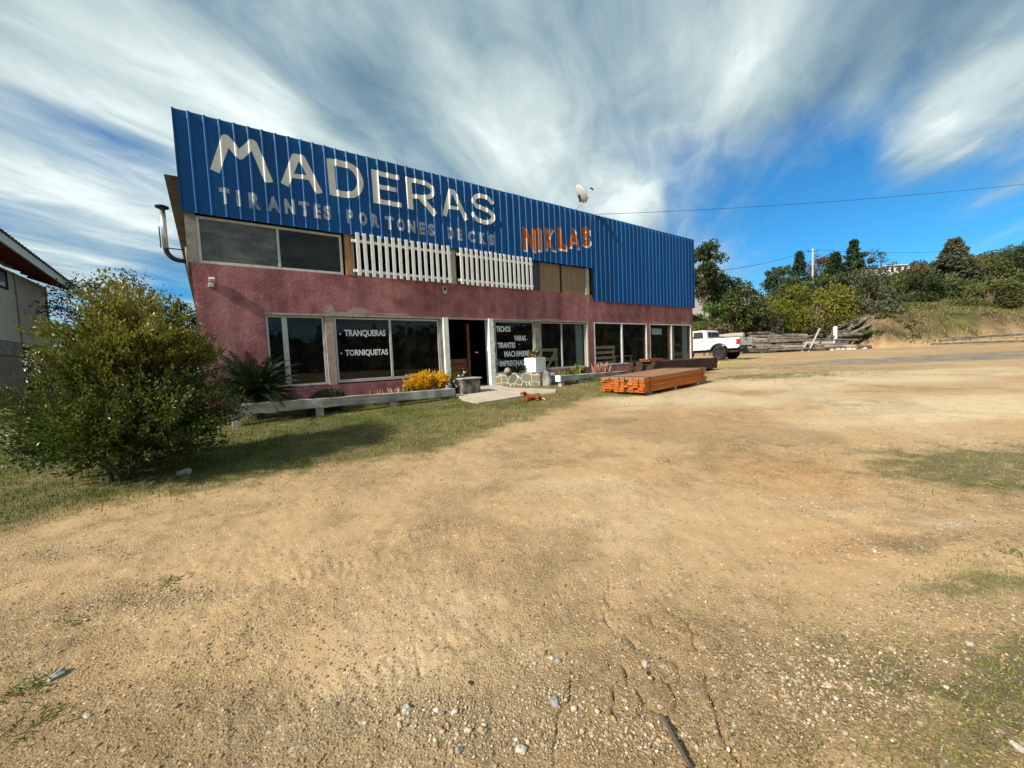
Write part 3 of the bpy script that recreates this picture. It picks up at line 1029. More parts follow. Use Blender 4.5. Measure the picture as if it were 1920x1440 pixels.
w.box(-0.545, -0.37, 0.0, 0.20, 3.71, 4.9)
part(w, 'corner_column', m_conc)
# narrow bare strip over the windows and patches of lost render
w = MB()
w.box(0.70, 10.98, -0.006, 0.05, 2.69, 2.735)
part(w, 'lintel_strip', m_peel)

# roof sloping back behind the parapet, its corrugated edge showing past the left corner
w = MB()
n = 60
for (s0, s1) in ((-0.80, 18.2),):
    ys = np.linspace(0.08, 6.0, n)
    vs, fs = [], []
    for k, yv in enumerate(ys):
        z = 5.42 - 0.30 * yv + 0.018 * math.sin(yv * 2 * math.pi / 0.2)
        for s in (s0, s1):
            vs += [(s, yv, z), (s, yv, z + 0.012)]
    for k in range(n - 1):
        a, b_ = 4 * k, 4 * k + 4
        fs += [(a, a + 2, b_ + 2, b_), (a + 1, b_ + 1, b_ + 3, a + 3), (a, b_, b_ + 1, a + 1), (a + 2, a + 3, b_ + 3, b_ + 2)]
    w.add(vs, fs)
w.box(-0.80, 18.2, 6.0, 14.3, 3.58, 3.62)
part(w, 'roof', m_tin)
w = MB()
w.beam((-0.57, 0.13, 5.30), (-0.57, 5.8, 3.62), 0.03, 0.12)
part(w, 'roof_trim', m_white)
# dark filling walls behind the parapet and above the side wall
w = MB()
w.box(-0.5, 18.05, 0.03, 0.10, 4.86, 6.5).box(11.30, 18.05, 0.03, 0.10, 3.60, 4.86)
w.add([(-0.5, 0.1, 3.8), (-0.5, 5.9, 3.8), (-0.5, 0.1, 5.36), (-0.4, 0.1, 3.8), (-0.4, 5.9, 3.8), (-0.4, 0.1, 5.36)], [(0, 1, 2), (5, 4, 3), (0, 2, 5, 3), (1, 4, 5, 2), (0, 3, 4, 1)])
part(w, 'backing_frame', m_tin)
# lean-to awning on the far side
w = MB()
w.add([(18.09, 0.3, 3.42), (19.6, 0.3, 3.02), (19.6, 5, 3.02), (18.09, 5, 3.42), (18.09, 0.3, 2.96), (18.09, 5, 2.96), (19.6, 0.3, 2.97), (19.6, 5, 2.97)],
      [(0, 3, 2, 1), (0, 1, 6, 4), (1, 2, 7, 6), (4, 6, 7, 5), (2, 3, 5, 7), (0, 4, 5, 3)])
part(w, 'side_awning', m_dark)
# drain pipe on the corner
w = MB()
w.tube([(-0.56, 0.10, 4.02), (-0.555, 0.06, 3.9), (-0.545, 0.02, 3.42)], 0.025, 8)
part(w, 'drain_pipe', m_tin, smooth=True)

# interior: floors, dark walls
w = MB()
w.box(-0.3, 17.9, 0.22, 9, FLOOR - 0.06, FLOOR).box(5.18, 6.58, 0.0, 0.22, FLOOR - 0.06, FLOOR)
part(w, 'floor_slab', m_floor_in)
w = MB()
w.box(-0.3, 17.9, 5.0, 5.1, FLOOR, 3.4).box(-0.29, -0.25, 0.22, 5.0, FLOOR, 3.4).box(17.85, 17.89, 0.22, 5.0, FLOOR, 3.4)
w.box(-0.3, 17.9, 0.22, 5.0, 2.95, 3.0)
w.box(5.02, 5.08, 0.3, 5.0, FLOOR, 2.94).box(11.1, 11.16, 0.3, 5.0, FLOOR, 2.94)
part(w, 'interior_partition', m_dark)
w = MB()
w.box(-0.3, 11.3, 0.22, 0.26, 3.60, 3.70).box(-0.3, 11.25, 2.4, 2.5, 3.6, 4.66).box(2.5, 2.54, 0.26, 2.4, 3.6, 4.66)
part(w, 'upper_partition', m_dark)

# ---- windows
def window(s0, s1, z0, z1, muls=(), fwid=0.05, y0=0.06, panes=None, mat_f=None, label=None, depth=0.06, bottom=None):
    f = MB()
    bt = bottom or fwid
    f.box(s0, s1, y0, y0 + depth, z1 - fwid, z1).box(s0, s1, y0, y0 + depth, z0, z0 + bt)
    f.box(s0, s0 + fwid, y0, y0 + depth, z0 + bt, z1 - fwid).box(s1 - fwid, s1, y0, y0 + depth, z0 + bt, z1 - fwid)
    xs = [s0 + fwid]
    for mc, mw in muls:
        f.box(mc - mw / 2, mc + mw / 2, y0 - 0.003, y0 + depth - 0.003, z0 + bt, z1 - fwid)
        xs += [mc - mw / 2, mc + mw / 2]
    xs.append(s1 - fwid)
    fr = part(f, 'window', mat_f or m_alu, bevel=0.004, label=label)
    out = []
    for k in range(0, len(xs), 2):
        g = MB()
        g.box(xs[k] - 0.004, xs[k + 1] + 0.004, y0 + depth * 0.45, y0 + depth * 0.45 + 0.006, z0 + bt - 0.004, z1 - fwid + 0.004)
        pm = panes[k // 2] if panes else m_glass
        out.append(part(g, 'pane', pm, fr))
    return fr, out


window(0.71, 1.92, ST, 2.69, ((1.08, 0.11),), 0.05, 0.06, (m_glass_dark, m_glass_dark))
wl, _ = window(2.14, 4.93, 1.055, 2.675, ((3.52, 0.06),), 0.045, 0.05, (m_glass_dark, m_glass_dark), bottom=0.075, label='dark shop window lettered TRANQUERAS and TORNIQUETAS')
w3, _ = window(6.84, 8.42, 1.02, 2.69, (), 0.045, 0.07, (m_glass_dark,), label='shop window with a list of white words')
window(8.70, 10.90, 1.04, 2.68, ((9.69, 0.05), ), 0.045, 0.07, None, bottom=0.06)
window(11.28, 14.52, 1.06, 2.71, ((12.90, 0.07),), 0.045, -0.008, None, m_white, bottom=0.05, depth=0.09)
window(14.72, 17.94, 1.06, 2.71, ((16.33, 0.06),), 0.045, -0.008, None, m_white, bottom=0.05, depth=0.09)
window(-0.37, 2.44, 3.715, 4.675, ((1.08, 0.05),), 0.055, 0.02, (m_film, m_glass_dark), m_white)
# uprights between the openings
part(MB().box(1.93, 2.13, 0.015, 0.22, ST - 0.02, 2.72), 'pillar', m_peel, bevel=0.01, label='peeling pillar between the two left windows')
part(MB().box(4.935, 5.03, 0.02, 0.2, FLOOR, 2.72), 'pillar', m_conc, bevel=0.006)
part(MB().box(5.03, 5.19, -0.05, 0.2, FLOOR - 0.02, 2.722), 'door_post', m_post, bevel=0.008)
# the right door post is rough edged
w = MB()
rg = random.Random(4)
prof = []
zs = np.linspace(FLOOR - 0.05, 2.735, 26)
vs, fs = [], []
for k, z in enumerate(zs):
    e = 0.012 * math.sin(k * 1.3) + rg.uniform(-0.012, 0.012)
    vs += [(6.565, -0.05, z), (6.735 + e, -0.05 + rg.uniform(-.004, .004), z), (6.735 + e, 0.2, z), (6.565, 0.2, z)]
for k in range(25):
    a, b_ = 4 * k, 4 * k + 4
    for q in range(4):
        q2 = (q + 1) % 4
        fs.append((a + q, a + q2, b_ + q2, b_ + q))
fs += [(3, 2, 1, 0), (100, 101, 102, 103)]
w.add(vs, fs)
part(w, 'door_post', m_post)
part(MB().box(6.755, 6.835, 0.02, 0.2, 1.0, 2.715), 'pillar', m_conc)
part(MB().box(8.425, 8.695, 0.02, 0.22, 1.035, 2.72), 'pillar', m_conc, bevel=0.006)
part(MB().box(10.905, 10.975, -0.004, 0.2, 1.04, 2.716), 'pillar', m_beige)
part(MB().box(14.525, 14.715, -0.006, 0.2, 1.055, 2.715), 'pillar', m_pink)
# half open timber door leaf inside the doorway
w = MB()
w.box(5.95, 6.02, 0.25, 0.33, FLOOR, 2.6).box(5.2, 5.24, 0.3, 1.1, FLOOR, 2.55)
part(w, 'door_frame', woodmat('brown_door_wood', (0.16, 0.07, 0.03), (0.09, 0.038, 0.018), (14, 14, 1.2)))
w = MB()
for k in range(5):
    w.box(5.25, 5.94, 0.32, 0.36, FLOOR + 0.02 + k * 0.17, FLOOR + 0.17 + k * 0.17)
part(w, 'door', woodmat('red_door_wood', (0.20, 0.07, 0.025), (0.11, 0.04, 0.018), (14, 14, 1.2)), label='lower half door of reddish planks')
part(MB().box(6.30, 6.40, 0.40, 0.43, 1.70, 1.73), 'door_handle', m_alu)
# upper strip to the right: slate board, reed boards, posts
part(MB().box(8.33, 8.76, 0.05, 0.08, 3.715, 4.69), 'dark_board', m_slate)
part(MB().box(8.765, 9.66, 0.04, 0.08, 3.715, 4.69), 'reed_board', m_reed, bevel=0.004)
part(MB().box(9.76, 10.90, 0.045, 0.085, 3.715, 4.69), 'reed_board', m_reed, bevel=0.004)
part(MB().box(9.665, 9.755, 0.06, 0.10, 3.715, 4.69), 'upper_post', m_dark)
part(MB().box(8.26, 8.325, 0.06, 0.12, 3.715, 4.69), 'upper_post', m_dark)
part(MB().box(10.92, 11.10, 0.0, 0.12, 3.712, 4.69), 'upper_post', m_beige, bevel=0.006)
part(MB().box(2.50, 2.66, -0.01, 0.12, 3.712, 4.72), 'upper_post', m_orange_wood, bevel=0.006, label='orange wooden post')
part(MB().box(2.665, 2.72, 0.02, 0.12, 3.712, 4.70), 'upper_post', m_beige)
part(MB().box(5.38, 5.56, 0.01, 0.12, 3.712, 4.70), 'upper_post', m_beige, bevel=0.006)
part(MB().box(2.72, 5.38, 0.04, 0.14, 3.712, 3.80).box(5.56, 8.26, 0.04, 0.14, 3.712, 3.80).box(2.72, 5.38, 0.04, 0.14, 4.60, 4.70).box(5.56, 8.26, 0.04, 0.14, 4.60, 4.70), 'upper_sill', m_conc)
part(MB().box(2.12, 2.32, 0.20, 0.22, 3.75, 4.62), 'curtain', m_curtain)

# ---- blue ribbed cladding
RP, RS0, RH = 0.2497, -0.570, 0.030
PY = -0.075


def rib(s):
    f = (s - RS0) / RP
    d = abs(f - round(f)) * RP
    return RH * min(1.0, max(0.0, (0.036 - d) / 0.022))


def brk(sa, sb):
    xs = [sa, sb]
    k0, k1 = int((sa - RS0) / RP) - 1, int((sb - RS0) / RP) + 2
    for k in range(k0, k1):
        cst = RS0 + k * RP
        for o in (-0.036, -0.014, 0.014, 0.036):
            if sa + 1e-4 < cst + o < sb - 1e-4:
                xs.append(cst + o)
        for o in (0.088, 0.166):
            if sa < cst + o < sb:
                xs.append(cst + o)
    return sorted(xs)


def wave(s, z):
    return 0.006 * (float(vnoise(np.array([s * 1.3]), np.array([z * 0.9]), 5)[0]) - 0.5)


def sheet(sa, sb, za, zb):
    xs = brk(sa, sb)
    rows = 21
    vs, fs = [], []
    for rI in range(rows):
        z = za + (zb - za) * rI / (rows - 1)
        for s in xs:
            wv = wave(s, z)
            e = 0.004 * (float(vnoise(np.array([s * 4.0]), np.array([z * 7]), 9)[0]) - 0.5) if rI in (0, rows - 1) else 0
            vs.append((s, PY - rib(s) + wv, z + e * 3))
    nx = len(xs)
    for rI in range(rows - 1):
        for k in range(nx - 1):
            a = rI * nx + k
            fs.append((a, a + 1, a + nx + 1, a + nx))
    return MB().add(vs, fs)


def add_solid(o, th):
    md = o.modifiers.new('gauge', 'SOLIDIFY')
    md.thickness = th
    md.offset = -1
    return o


clad = part(sheet(-0.575, 11.245, 4.69, 6.68), 'cladding', m_blue, label='blue ribbed sheet with painted words')
clad2 = part(sheet(11.25, 18.10, 3.49, 6.68), 'cladding', m_blue, label='plain blue ribbed sheet reaching lower down')
part(MB().box(-0.582, -0.577, -0.11, 0.06, 4.69, 6.68), 'corner_flashing', m_blue)
part(MB().box(18.102, 18.107, -0.11, 0.06, 3.49, 6.68), 'corner_flashing', m_blue)


def conform(polys, dz, name, m, parent, gap=0.0015):
    """painted letters: polygons in (s, z) cut at the rib edges and pressed on to the sheet"""
    bm = bmesh.new()
    for k, poly in enumerate(polys):
        vs = [bm.verts.new((q[0], -0.00008 * k, q[1])) for q in poly]
        try:
            bm.faces.new(vs)
        except ValueError:
            pass
    bmesh.ops.triangulate(bm, faces=bm.faces)
    s0 = min(v.co.x for v in bm.verts)
    s1 = max(v.co.x for v in bm.verts)
    for s in brk(s0, s1)[1:-1]:
        bmesh.ops.bisect_plane(bm, geom=bm.verts[:] + bm.edges[:] + bm.faces[:], plane_co=(s, 0, 0), plane_no=(1, 0, 0))
    for z in np.arange(4.69, 6.7, 0.1):
        bmesh.ops.bisect_plane(bm, geom=bm.verts[:] + bm.edges[:] + bm.faces[:], plane_co=(0, 0, z), plane_no=(0, 0, 1))
    me = bpy.data.meshes.new(name)
    for v in bm.verts:
        v.co.y += PY - rib(v.co.x) - gap - 0.0012 + wave(v.co.x, v.co.z)
    if parent.get('_o') is not None:
        og = parent['_o']
        for v in bm.verts:
            v.co -= Vector(og)
    bmesh.ops.recalc_face_normals(bm, faces=bm.faces)
    bm.to_mesh(me)
    bm.free()
    me.materials.append(m)
    o = bpy.data.objects.new(name, me)
    col.objects.link(o)
    o.parent = parent
    return o


def stroke(pts, wd_):
    out = []
    for (a, b) in zip(pts[:-1], pts[1:]):
        dx, dz = b[0] - a[0], b[1] - a[1]
        L = math.hypot(dx, dz)
        ux, uz = dx / L, dz / L
        px, pz = -uz * wd_ / 2, ux * wd_ / 2
        out.append([(a[0] + px, a[1] + pz), (a[0] - px, a[1] - pz), (b[0] - px, b[1] - pz), (b[0] + px, b[1] + pz)])
    for q in pts[1:-1]:
        out.append([(q[0] + wd_ / 2 * math.cos(2 * math.pi * k / 12), q[1] + wd_ / 2 * math.sin(2 * math.pi * k / 12)) for k in range(12)])
    return out


def smoothline(pts, n=6):
    out = []
    P = [np.array(q, float) for q in pts]
    P = [2 * P[0] - P[1]] + P + [2 * P[-1] - P[-2]]
    for k in range(1, len(P) - 2):
        for q in range(n):
            u = q / n
            out.append(tuple(0.5 * ((2 * P[k]) + (-P[k - 1] + P[k + 1]) * u + (2 * P[k - 1] - 5 * P[k] + 4 * P[k + 1] - P[k + 2]) * u * u + (-P[k - 1] + 3 * P[k] - 3 * P[k + 1] + P[k + 2]) * u ** 3)))
    out.append(tuple(P[-2]))
    return out


SW = 0.165
big = []
big += stroke([(0.03, 5.60), (0.27, 6.32), (0.48, 6.03), (0.74, 6.35), (0.99, 5.58)], SW)
big += stroke([(1.29, 5.59), (1.55, 6.26), (1.68, 6.26), (2.00, 5.55)], SW) + stroke([(1.42, 5.83), (1.83, 5.86)], 0.10)
big += stroke([(2.29, 6.40), (2.31, 5.57)], SW) + stroke(smoothline([(2.25, 6.34), (2.62, 6.355), (2.83, 6.30), (2.95, 6.10), (2.94, 5.90), (2.83, 5.72), (2.62, 5.64), (2.27, 5.63)]), SW * 0.95)
big += stroke([(3.33, 6.40), (3.34, 5.57)], SW) + stroke([(3.28, 6.335), (3.97, 6.335)], 0.125) + stroke([(3.35, 6.0), (3.87, 6.01)], 0.115) + stroke([(3.28, 5.63), (3.99, 5.635)], 0.125)
big += stroke([(4.22, 6.41), (4.235, 5.58)], SW) + stroke(smoothline([(4.17, 6.35), (4.62, 6.36), (4.83, 6.31), (4.91, 6.18), (4.83, 6.04), (4.62, 5.97), (4.24, 5.93)]), 0.12) + stroke([(4.52, 5.97), (4.95, 5.56)], SW)
big += stroke([(5.23, 5.58), (5.45, 6.30), (5.55, 6.30), (5.93, 5.57)], 0.135) + stroke([(5.32, 5.84), (5.83, 5.87)], 0.10)
big += stroke(smoothline([(6.86, 6.22), (6.72, 6.34), (6.50, 6.37), (6.29, 6.31), (6.20, 6.17), (6.29, 6.05), (6.55, 6.00), (6.78, 5.93), (6.87, 5.79), (6.74, 5.65), (6.48, 5.61), (6.27, 5.67), (6.14, 5.80)]), 0.135)
conform(big, 0, 'lettering', m_letter, clad)


def text_mesh(txt, bold=0.0):
    cu = bpy.data.curves.new('text_source', 'FONT')
    cu.body = txt
    cu.size = 1.0
    cu.offset = bold
    cu.resolution_u = 3
    ob = bpy.data.objects.new('text_source', cu)
    col.objects.link(ob)
    bpy.context.view_layer.update()
    dg = bpy.context.evaluated_depsgraph_get()
    me = bpy.data.meshes.new_from_object(ob.evaluated_get(dg))
    bpy.data.objects.remove(ob)
    bpy.data.curves.remove(cu)
    V = np.array([v.co[:2] for v in me.vertices])
    F = [tuple(q.vertices) for q in me.polygons]
    bpy.data.meshes.remove(me)
    V -= V.min(0)
    V /= V.max(0)
    return V, F


def text_polys(txt, s0, s1, z0, z1, bold=0.02, slant=0.0):
    V, F = text_mesh(txt, bold)
    P = np.stack([s0 + V[:, 0] * (s1 - s0), z0 + V[:, 1] * (z1 - z0) + slant * V[:, 0] * (s1 - s0)], 1)
    return [[tuple(P[i]) for i in f] for f in F]


for word in ((('T', 0.07, .25), ('I', .36, .43), ('R', .58, .80), ('A', .92, 1.16), ('N', 1.25, 1.46), ('T', 1.54, 1.77), ('E', 1.85, 2.0), ('S', 2.06, 2.23)),
             (('P', 2.58, 2.74), ('O', 2.87, 3.07), ('R', 3.17, 3.38), ('T', 3.52, 3.75), ('O', 3.83, 4.04), ('N', 4.12, 4.34), ('E', 4.44, 4.62), ('S', 4.70, 4.90)),
             (('D', 5.31, 5.50), ('E', 5.60, 5.78), ('C', 5.96, 6.23), ('K', 6.34, 6.58), ('S', 6.67, 6.89))):
    row = []
    for ch, a, b_ in word:
        row += text_polys(ch, a, b_, 4.955, 5.29, 0.06)
    conform(row, 0, 'lettering', m_faded, clad)
nk, nks = [], []
for ch, a, b_, z0, z1, bo in (('N', 7.98, 8.49, 4.99, 5.72, .05), ('I', 8.59, 8.75, 5.05, 5.77, .05), ('K', 8.91, 9.37, 5.13, 5.83, .05), ('L', 9.50, 9.90, 5.21, 5.93, .05), ('A', 10.02, 10.55, 5.34, 6.03, .045), ('S', 10.68, 11.12, 5.46, 6.14, .05)):
    nk += text_polys(ch, a, b_, z0, z1, bo)
    nks += text_polys(ch, a + 0.03, b_ + 0.055, z0 - 0.075, z1 - 0.03, bo)
conform(nks, 0, 'lettering', m_shadowp, clad, 0.0012)
conform(nk, 0, 'lettering', m_rust, clad, 0.005)


def flat_text(items, name, m, parent, y):
    mb = MB()
    for it in items:
        polys = text_polys(*it)
        for pl in polys:
            mb.add([(q[0], y, q[1]) for q in pl], [tuple(range(len(pl)))])
    return part(mb, name, m, parent)


for its in ([('TRANQUERAS', 2.37, 3.40, 2.18, 2.37, 0.03), ('.', 2.25, 2.29, 2.245, 2.285, 0.03)], [('TORNIQUETAS', 2.36, 3.43, 1.69, 1.87, 0.03), ('.', 2.25, 2.29, 1.765, 1.805, 0.03)]):
    flat_text(its, 'lettering', m_vinyl, wl, 0.066)
for its in ([('TECHOS', 6.92, 7.47, 2.34, 2.52, 0.03)], [('VARAS', 7.60, 8.08, 2.05, 2.225, 0.03), ('.', 8.12, 8.15, 2.08, 2.11, 0.03)], [('TIRANTES', 6.95, 7.64, 1.82, 2.0, 0.03), ('.', 7.79, 7.82, 1.92, 1.95, 0.03)],
            [('MACHIMBRE', 7.19, 8.20, 1.53, 1.72, 0.03)], [('IMPREGNADOS', 7.00, 8.28, 1.23, 1.42, 0.03), ('.', 6.92, 6.95, 1.32, 1.35, 0.03)], [('O', 6.84, 6.89, 2.08, 2.27, 0.03)]):
    flat_text(its, 'lettering', m_vinyl, w3, 0.092)
w = MB().box(2.66, 3.05, 0.10, 0.105, 1.46, 1.60)
part(w, 'paper_note', mat('old_card', (0.20, 0.17, 0.11), 0.9, 0.1, var=0.3, scale=9), wl)

# ---- flue on the left side
fl = MB()
fl.tube([(-0.90, 0.35, 4.03), (-0.90, 0.35, 4.83)], 0.048, 14)
flue = part(fl, 'flue_pipe', mat('flue_steel', (0.66, 0.66, 0.64), 0.28, 0.5, metal=0.85, var=0.1, scale=6), smooth=True)
cap = MB()
cap.tube([(-0.90, 0.35, 4.83), (-0.90, 0.35, 4.86), (-0.90, 0.35, 4.885)], [0.11, 0.115, 0.05], 16)
part(cap, 'flue_cap', m_dark, flue, smooth=True)
el = MB()
el.tube([(-0.90, 0.35, 4.05)] + [(-0.90 + 0.22 * (1 - math.cos(q)), 0.35, 4.02 - 0.22 * math.sin(q)) for q in np.linspace(0.1, 1.5, 7)] + [(-0.48, 0.35, 3.795)], 0.046, 12)
part(el, 'flue_elbow', m_dark, flue, smooth=True)
part(MB().tube([(-0.90, 0.35, 4.03), (-0.50, 0.35, 4.03)], 0.012, 6).tube([(-0.975, 0.35, 4.45), (-0.975, 0.35, 4.03)], 0.012, 6), 'flue_bracket', m_dark, flue)

# ---- the two picket panels hung over the upper openings
def picket(s0, s1, n, label):
    f = thing('picket_fence', label, 'picket fence', 'F', ((s0 + s1) / 2, -0.05, 3.69), group='white picket panels on the shop front')
    step = (s1 - s0 - 0.10) / (n - 1)
    pk = MB()
    rg = random.Random(int(s0 * 10))
    for k in range(n):
        a = s0 + k * step
        d0 = rg.uniform(-.008, .008)
        m = Matrix.Translation((a + 0.045, 0, 3.69)) @ Matrix.Rotation(rg.uniform(-.010, .010), 4, 'Y') @ Matrix.Translation((-a - 0.045, 0, -3.69))
        pk.box(a, a + 0.088, -0.150, -0.125, 3.69 + d0, 4.735 + rg.uniform(-.014, .014), m)
    pk.build('picket_panel', m_picket, f, 0.004)
    for z in (4.545, 3.815):
        MB().box(s0 - 0.09, s1 + 0.04, -0.122, -0.085, z - 0.035, z + 0.035).build('rail', m_picket, f, 0.004)
    return f


picket(2.74, 5.33, 15, 'white picket panel under PORTONES beside the orange wooden post')
picket(5.63, 8.30, 16, 'white picket panel under DECKS beside the dark slate board')

# ---- small fittings
wlp = thing('wall_lamp', 'small white flood lamp on the pink wall near its left corner', 'lamp', 'F', (-0.2, 0, 3.22))
MB().box(-0.245, -0.155, -0.10, -0.002, 3.22, 3.31).build('lamp_box', m_white, wlp, 0.008)
MB().box(-0.235, -0.13, -0.16, -0.02, 3.345, 3.41, Matrix.Translation((-.18, -.08, 3.38)) @ Matrix.Rotation(rad(20), 4, 'X') @ Matrix.Translation((.18, .08, -3.38))).build('lamp_head', m_white, wlp, 0.008)
MB().tube([(-0.19, -0.05, 3.30), (-0.19, -0.06, 3.36)], 0.012, 6).build('bracket', m_dark, wlp)
mtr = thing('meter_box', 'small pale meter box under the picket panels on the pink wall', 'box', 'F', (5.13, 0, 3.4))
MB().box(5.07, 5.205, -0.05, -0.002, 3.40, 3.61).build('case', m_beige, mtr, 0.006)
MB().box(5.10, 5.175, -0.058, -0.048, 3.50, 3.58).build('dial', m_dark, mtr, 0.003)

# ------------------------------------------------------------------ foliage helpers
def leafquads(P, size, rg, aspect=0.5, upb=0.3, dirs=None):
    """rhombic leaves at the points P; returns V, F"""
    n = len(P)
    if dirs is None:
        d = rg.normal(0, 1, (n, 3))
    else:
        d = dirs + rg.normal(0, 0.5, (n, 3))
    d /= np.linalg.norm(d, axis=1)[:, None] + 1e-9
    nn_ = rg.normal(0, 1, (n, 3)) + np.array([0, 0, upb * 3])
    s = np.cross(d, nn_)
    s /= np.linalg.norm(s, axis=1)[:, None] + 1e-9
    nrm = np.cross(s, d)
    L = (size * rg.uniform(0.6, 1.3, n))[:, None]
    Wd = L * aspect
    a = P
    b = P + d * L * 0.5 + s * Wd / 2 + nrm * L * 0.08
    c = P + d * L
    e = P + d * L * 0.5 - s * Wd / 2 + nrm * L * 0.08
    V = np.stack([a, b, c, e], 1).reshape(-1, 3)
    o = np.arange(n) * 4
    F = np.stack([o, o + 1, o + 2, o + 3], 1)
    return V, F


def crown(name, P, size, m, parent, rg, tint, aspect=0.5, upb=0.3, dirs=None):
    V, F = leafquads(P, size, rg, aspect, upb, dirs)
    return npmesh(name, V, F, m, {'tint': ('FACE', np.clip(tint, 0, 1))}, parent)


m_bark = mat('bark', (0.12, 0.095, 0.07), 0.95, 0.1, var=0.3, scale=5, bump=0.5)
m_stone = mat('field_stone', (0.30, 0.28, 0.245), 0.95, 0.15, var=0.35, scale=5, bump=0.6, bscale=18, dark=(0.13, 0.125, 0.115))
m_greywood = woodmat('weathered_timber', (0.38, 0.355, 0.31), (0.19, 0.17, 0.14), (1.5, 22, 22), 0.9, 0.5, stain=((0.56, 0.535, 0.49), 0.7))
m_oldwood = woodmat('old_log_wood', (0.16, 0.132, 0.105), (0.065, 0.053, 0.043), (1.0, 16, 16), 0.95, 0.8, stain=((0.24, 0.205, 0.17), 0.7))
m_palewood = woodmat('pale_board_wood', (0.43, 0.39, 0.33), (0.28, 0.25, 0.21), (1.0, 18, 18), 0.9, 0.4)
m_orange = woodmat('orange_stained_board', (0.52, 0.140, 0.022), (0.30, 0.068, 0.010), (1.3, 26, 26), 0.55, 0.3, stain=((0.40, 0.13, 0.03), 0.6))
m_orange_b = woodmat('deep_orange_board', (0.44, 0.125, 0.022), (0.24, 0.062, 0.012), (1.3, 26, 26), 0.6, 0.3, stain=((0.56, 0.20, 0.05), 0.5))
m_orange_end = woodmat('orange_stained_end', (0.70, 0.185, 0.022), (0.44, 0.085, 0.010), (20, 20, 20), 0.6, 0.3)
m_greytop = woodmat('greyed_board', (0.36, 0.19, 0.10), (0.20, 0.105, 0.06), (1.5, 22, 22), 0.85, 0.3)
m_brown = woodmat('dark_brown_beam', (0.062, 0.034, 0.024), (0.034, 0.019, 0.014), (1.2, 20, 20), 0.8, 0.4, stain=((0.095, 0.055, 0.04), 0.5))
m_tan = woodmat('tan_gate_wood', (0.62, 0.43, 0.25), (0.46, 0.30, 0.16), (1.2, 18, 18), 0.7, 0.3)

# ------------------------------------------------------------------ satellite dish on the parapet
dish = thing('satellite_dish', 'grey satellite dish on a thin mast on top of the blue parapet', 'satellite dish', 'F', (10.52, 0.05, 6.68))
MB().tube([(10.52, 0.05, 6.50), (10.52, 0.05, 6.72), (10.80, 0.03, 6.96), (10.83, 0.06, 7.06)], 0.022, 8).build('mast', m_alu, dish, smooth=True)
w = MB()
nrm = Vector((0.80, -0.30, 0.52)).normalized()
xx = nrm.cross(Vector((0, 0, 1))).normalized()
yy = xx.cross(nrm)
cen = Vector((10.74, -0.02, 7.28))
vs, fs = [], []
RN, AN = 6, 28
for sgn in (0, 1):
    for i_ in range(RN + 1):
        r = i_ / RN
        for k in range(AN):
            a = 2 * math.pi * k / AN
            vs.append(cen + xx * (0.30 * r * math.cos(a)) + yy * (0.34 * r * math.sin(a)) + nrm * (0.075 * r * r - 0.012 * sgn))
for sgn in (0, 1):
    o_ = sgn * (RN + 1) * AN
    for i_ in range(RN):
        for k in range(AN):
            k2 = (k + 1) % AN
            fs.append((o_ + i_ * AN + k, o_ + i_ * AN + k2, o_ + (i_ + 1) * AN + k2, o_ + (i_ + 1) * AN + k))
for k in range(AN):
    k2 = (k + 1) % AN
    fs.append((RN * AN + k, RN * AN + k2, (RN + 1) * AN + RN * AN + k2, (RN + 1) * AN + RN * AN + k))
w.add(vs, fs)
w.build('reflector', mat('dish_grey', (0.50, 0.48, 0.45), 0.6, 0.3, var=0.1, scale=6), dish, smooth=True)
e = cen - yy * 0.32
tip = cen + nrm * 0.56 - yy * 0.05 - xx * 0.02
ar = MB().tube([e, e + (tip - e) * 0.6 - yy * 0.05, tip], 0.014, 6).build('feed_arm', m_alu, dish)
MB().tube([tip - nrm * 0.05 + yy * 0.06, tip, tip + nrm * 0.02 - yy * 0.05], 0.028, 8).build('feed_horn', m_dark, dish)
w = MB().tube([cen - nrm * 0.02, cen - nrm * 0.06, Vector((10.83, 0.06, 7.06))], 0.03, 8)
w.build('bracket', m_dark, dish)
w = MB()
mk = cen + nrm * 0.012 - yy * 0.02
for a, b_ in ((-0.10, -0.02), (0.02, 0.09)):
    w.add([mk + xx * a + yy * 0.03, mk + xx * b_ + yy * 0.04, mk + xx * b_ - yy * 0.03, mk + xx * a - yy * 0.04], [(0, 1, 2, 3)])
w.build('mark', m_dark, dish)

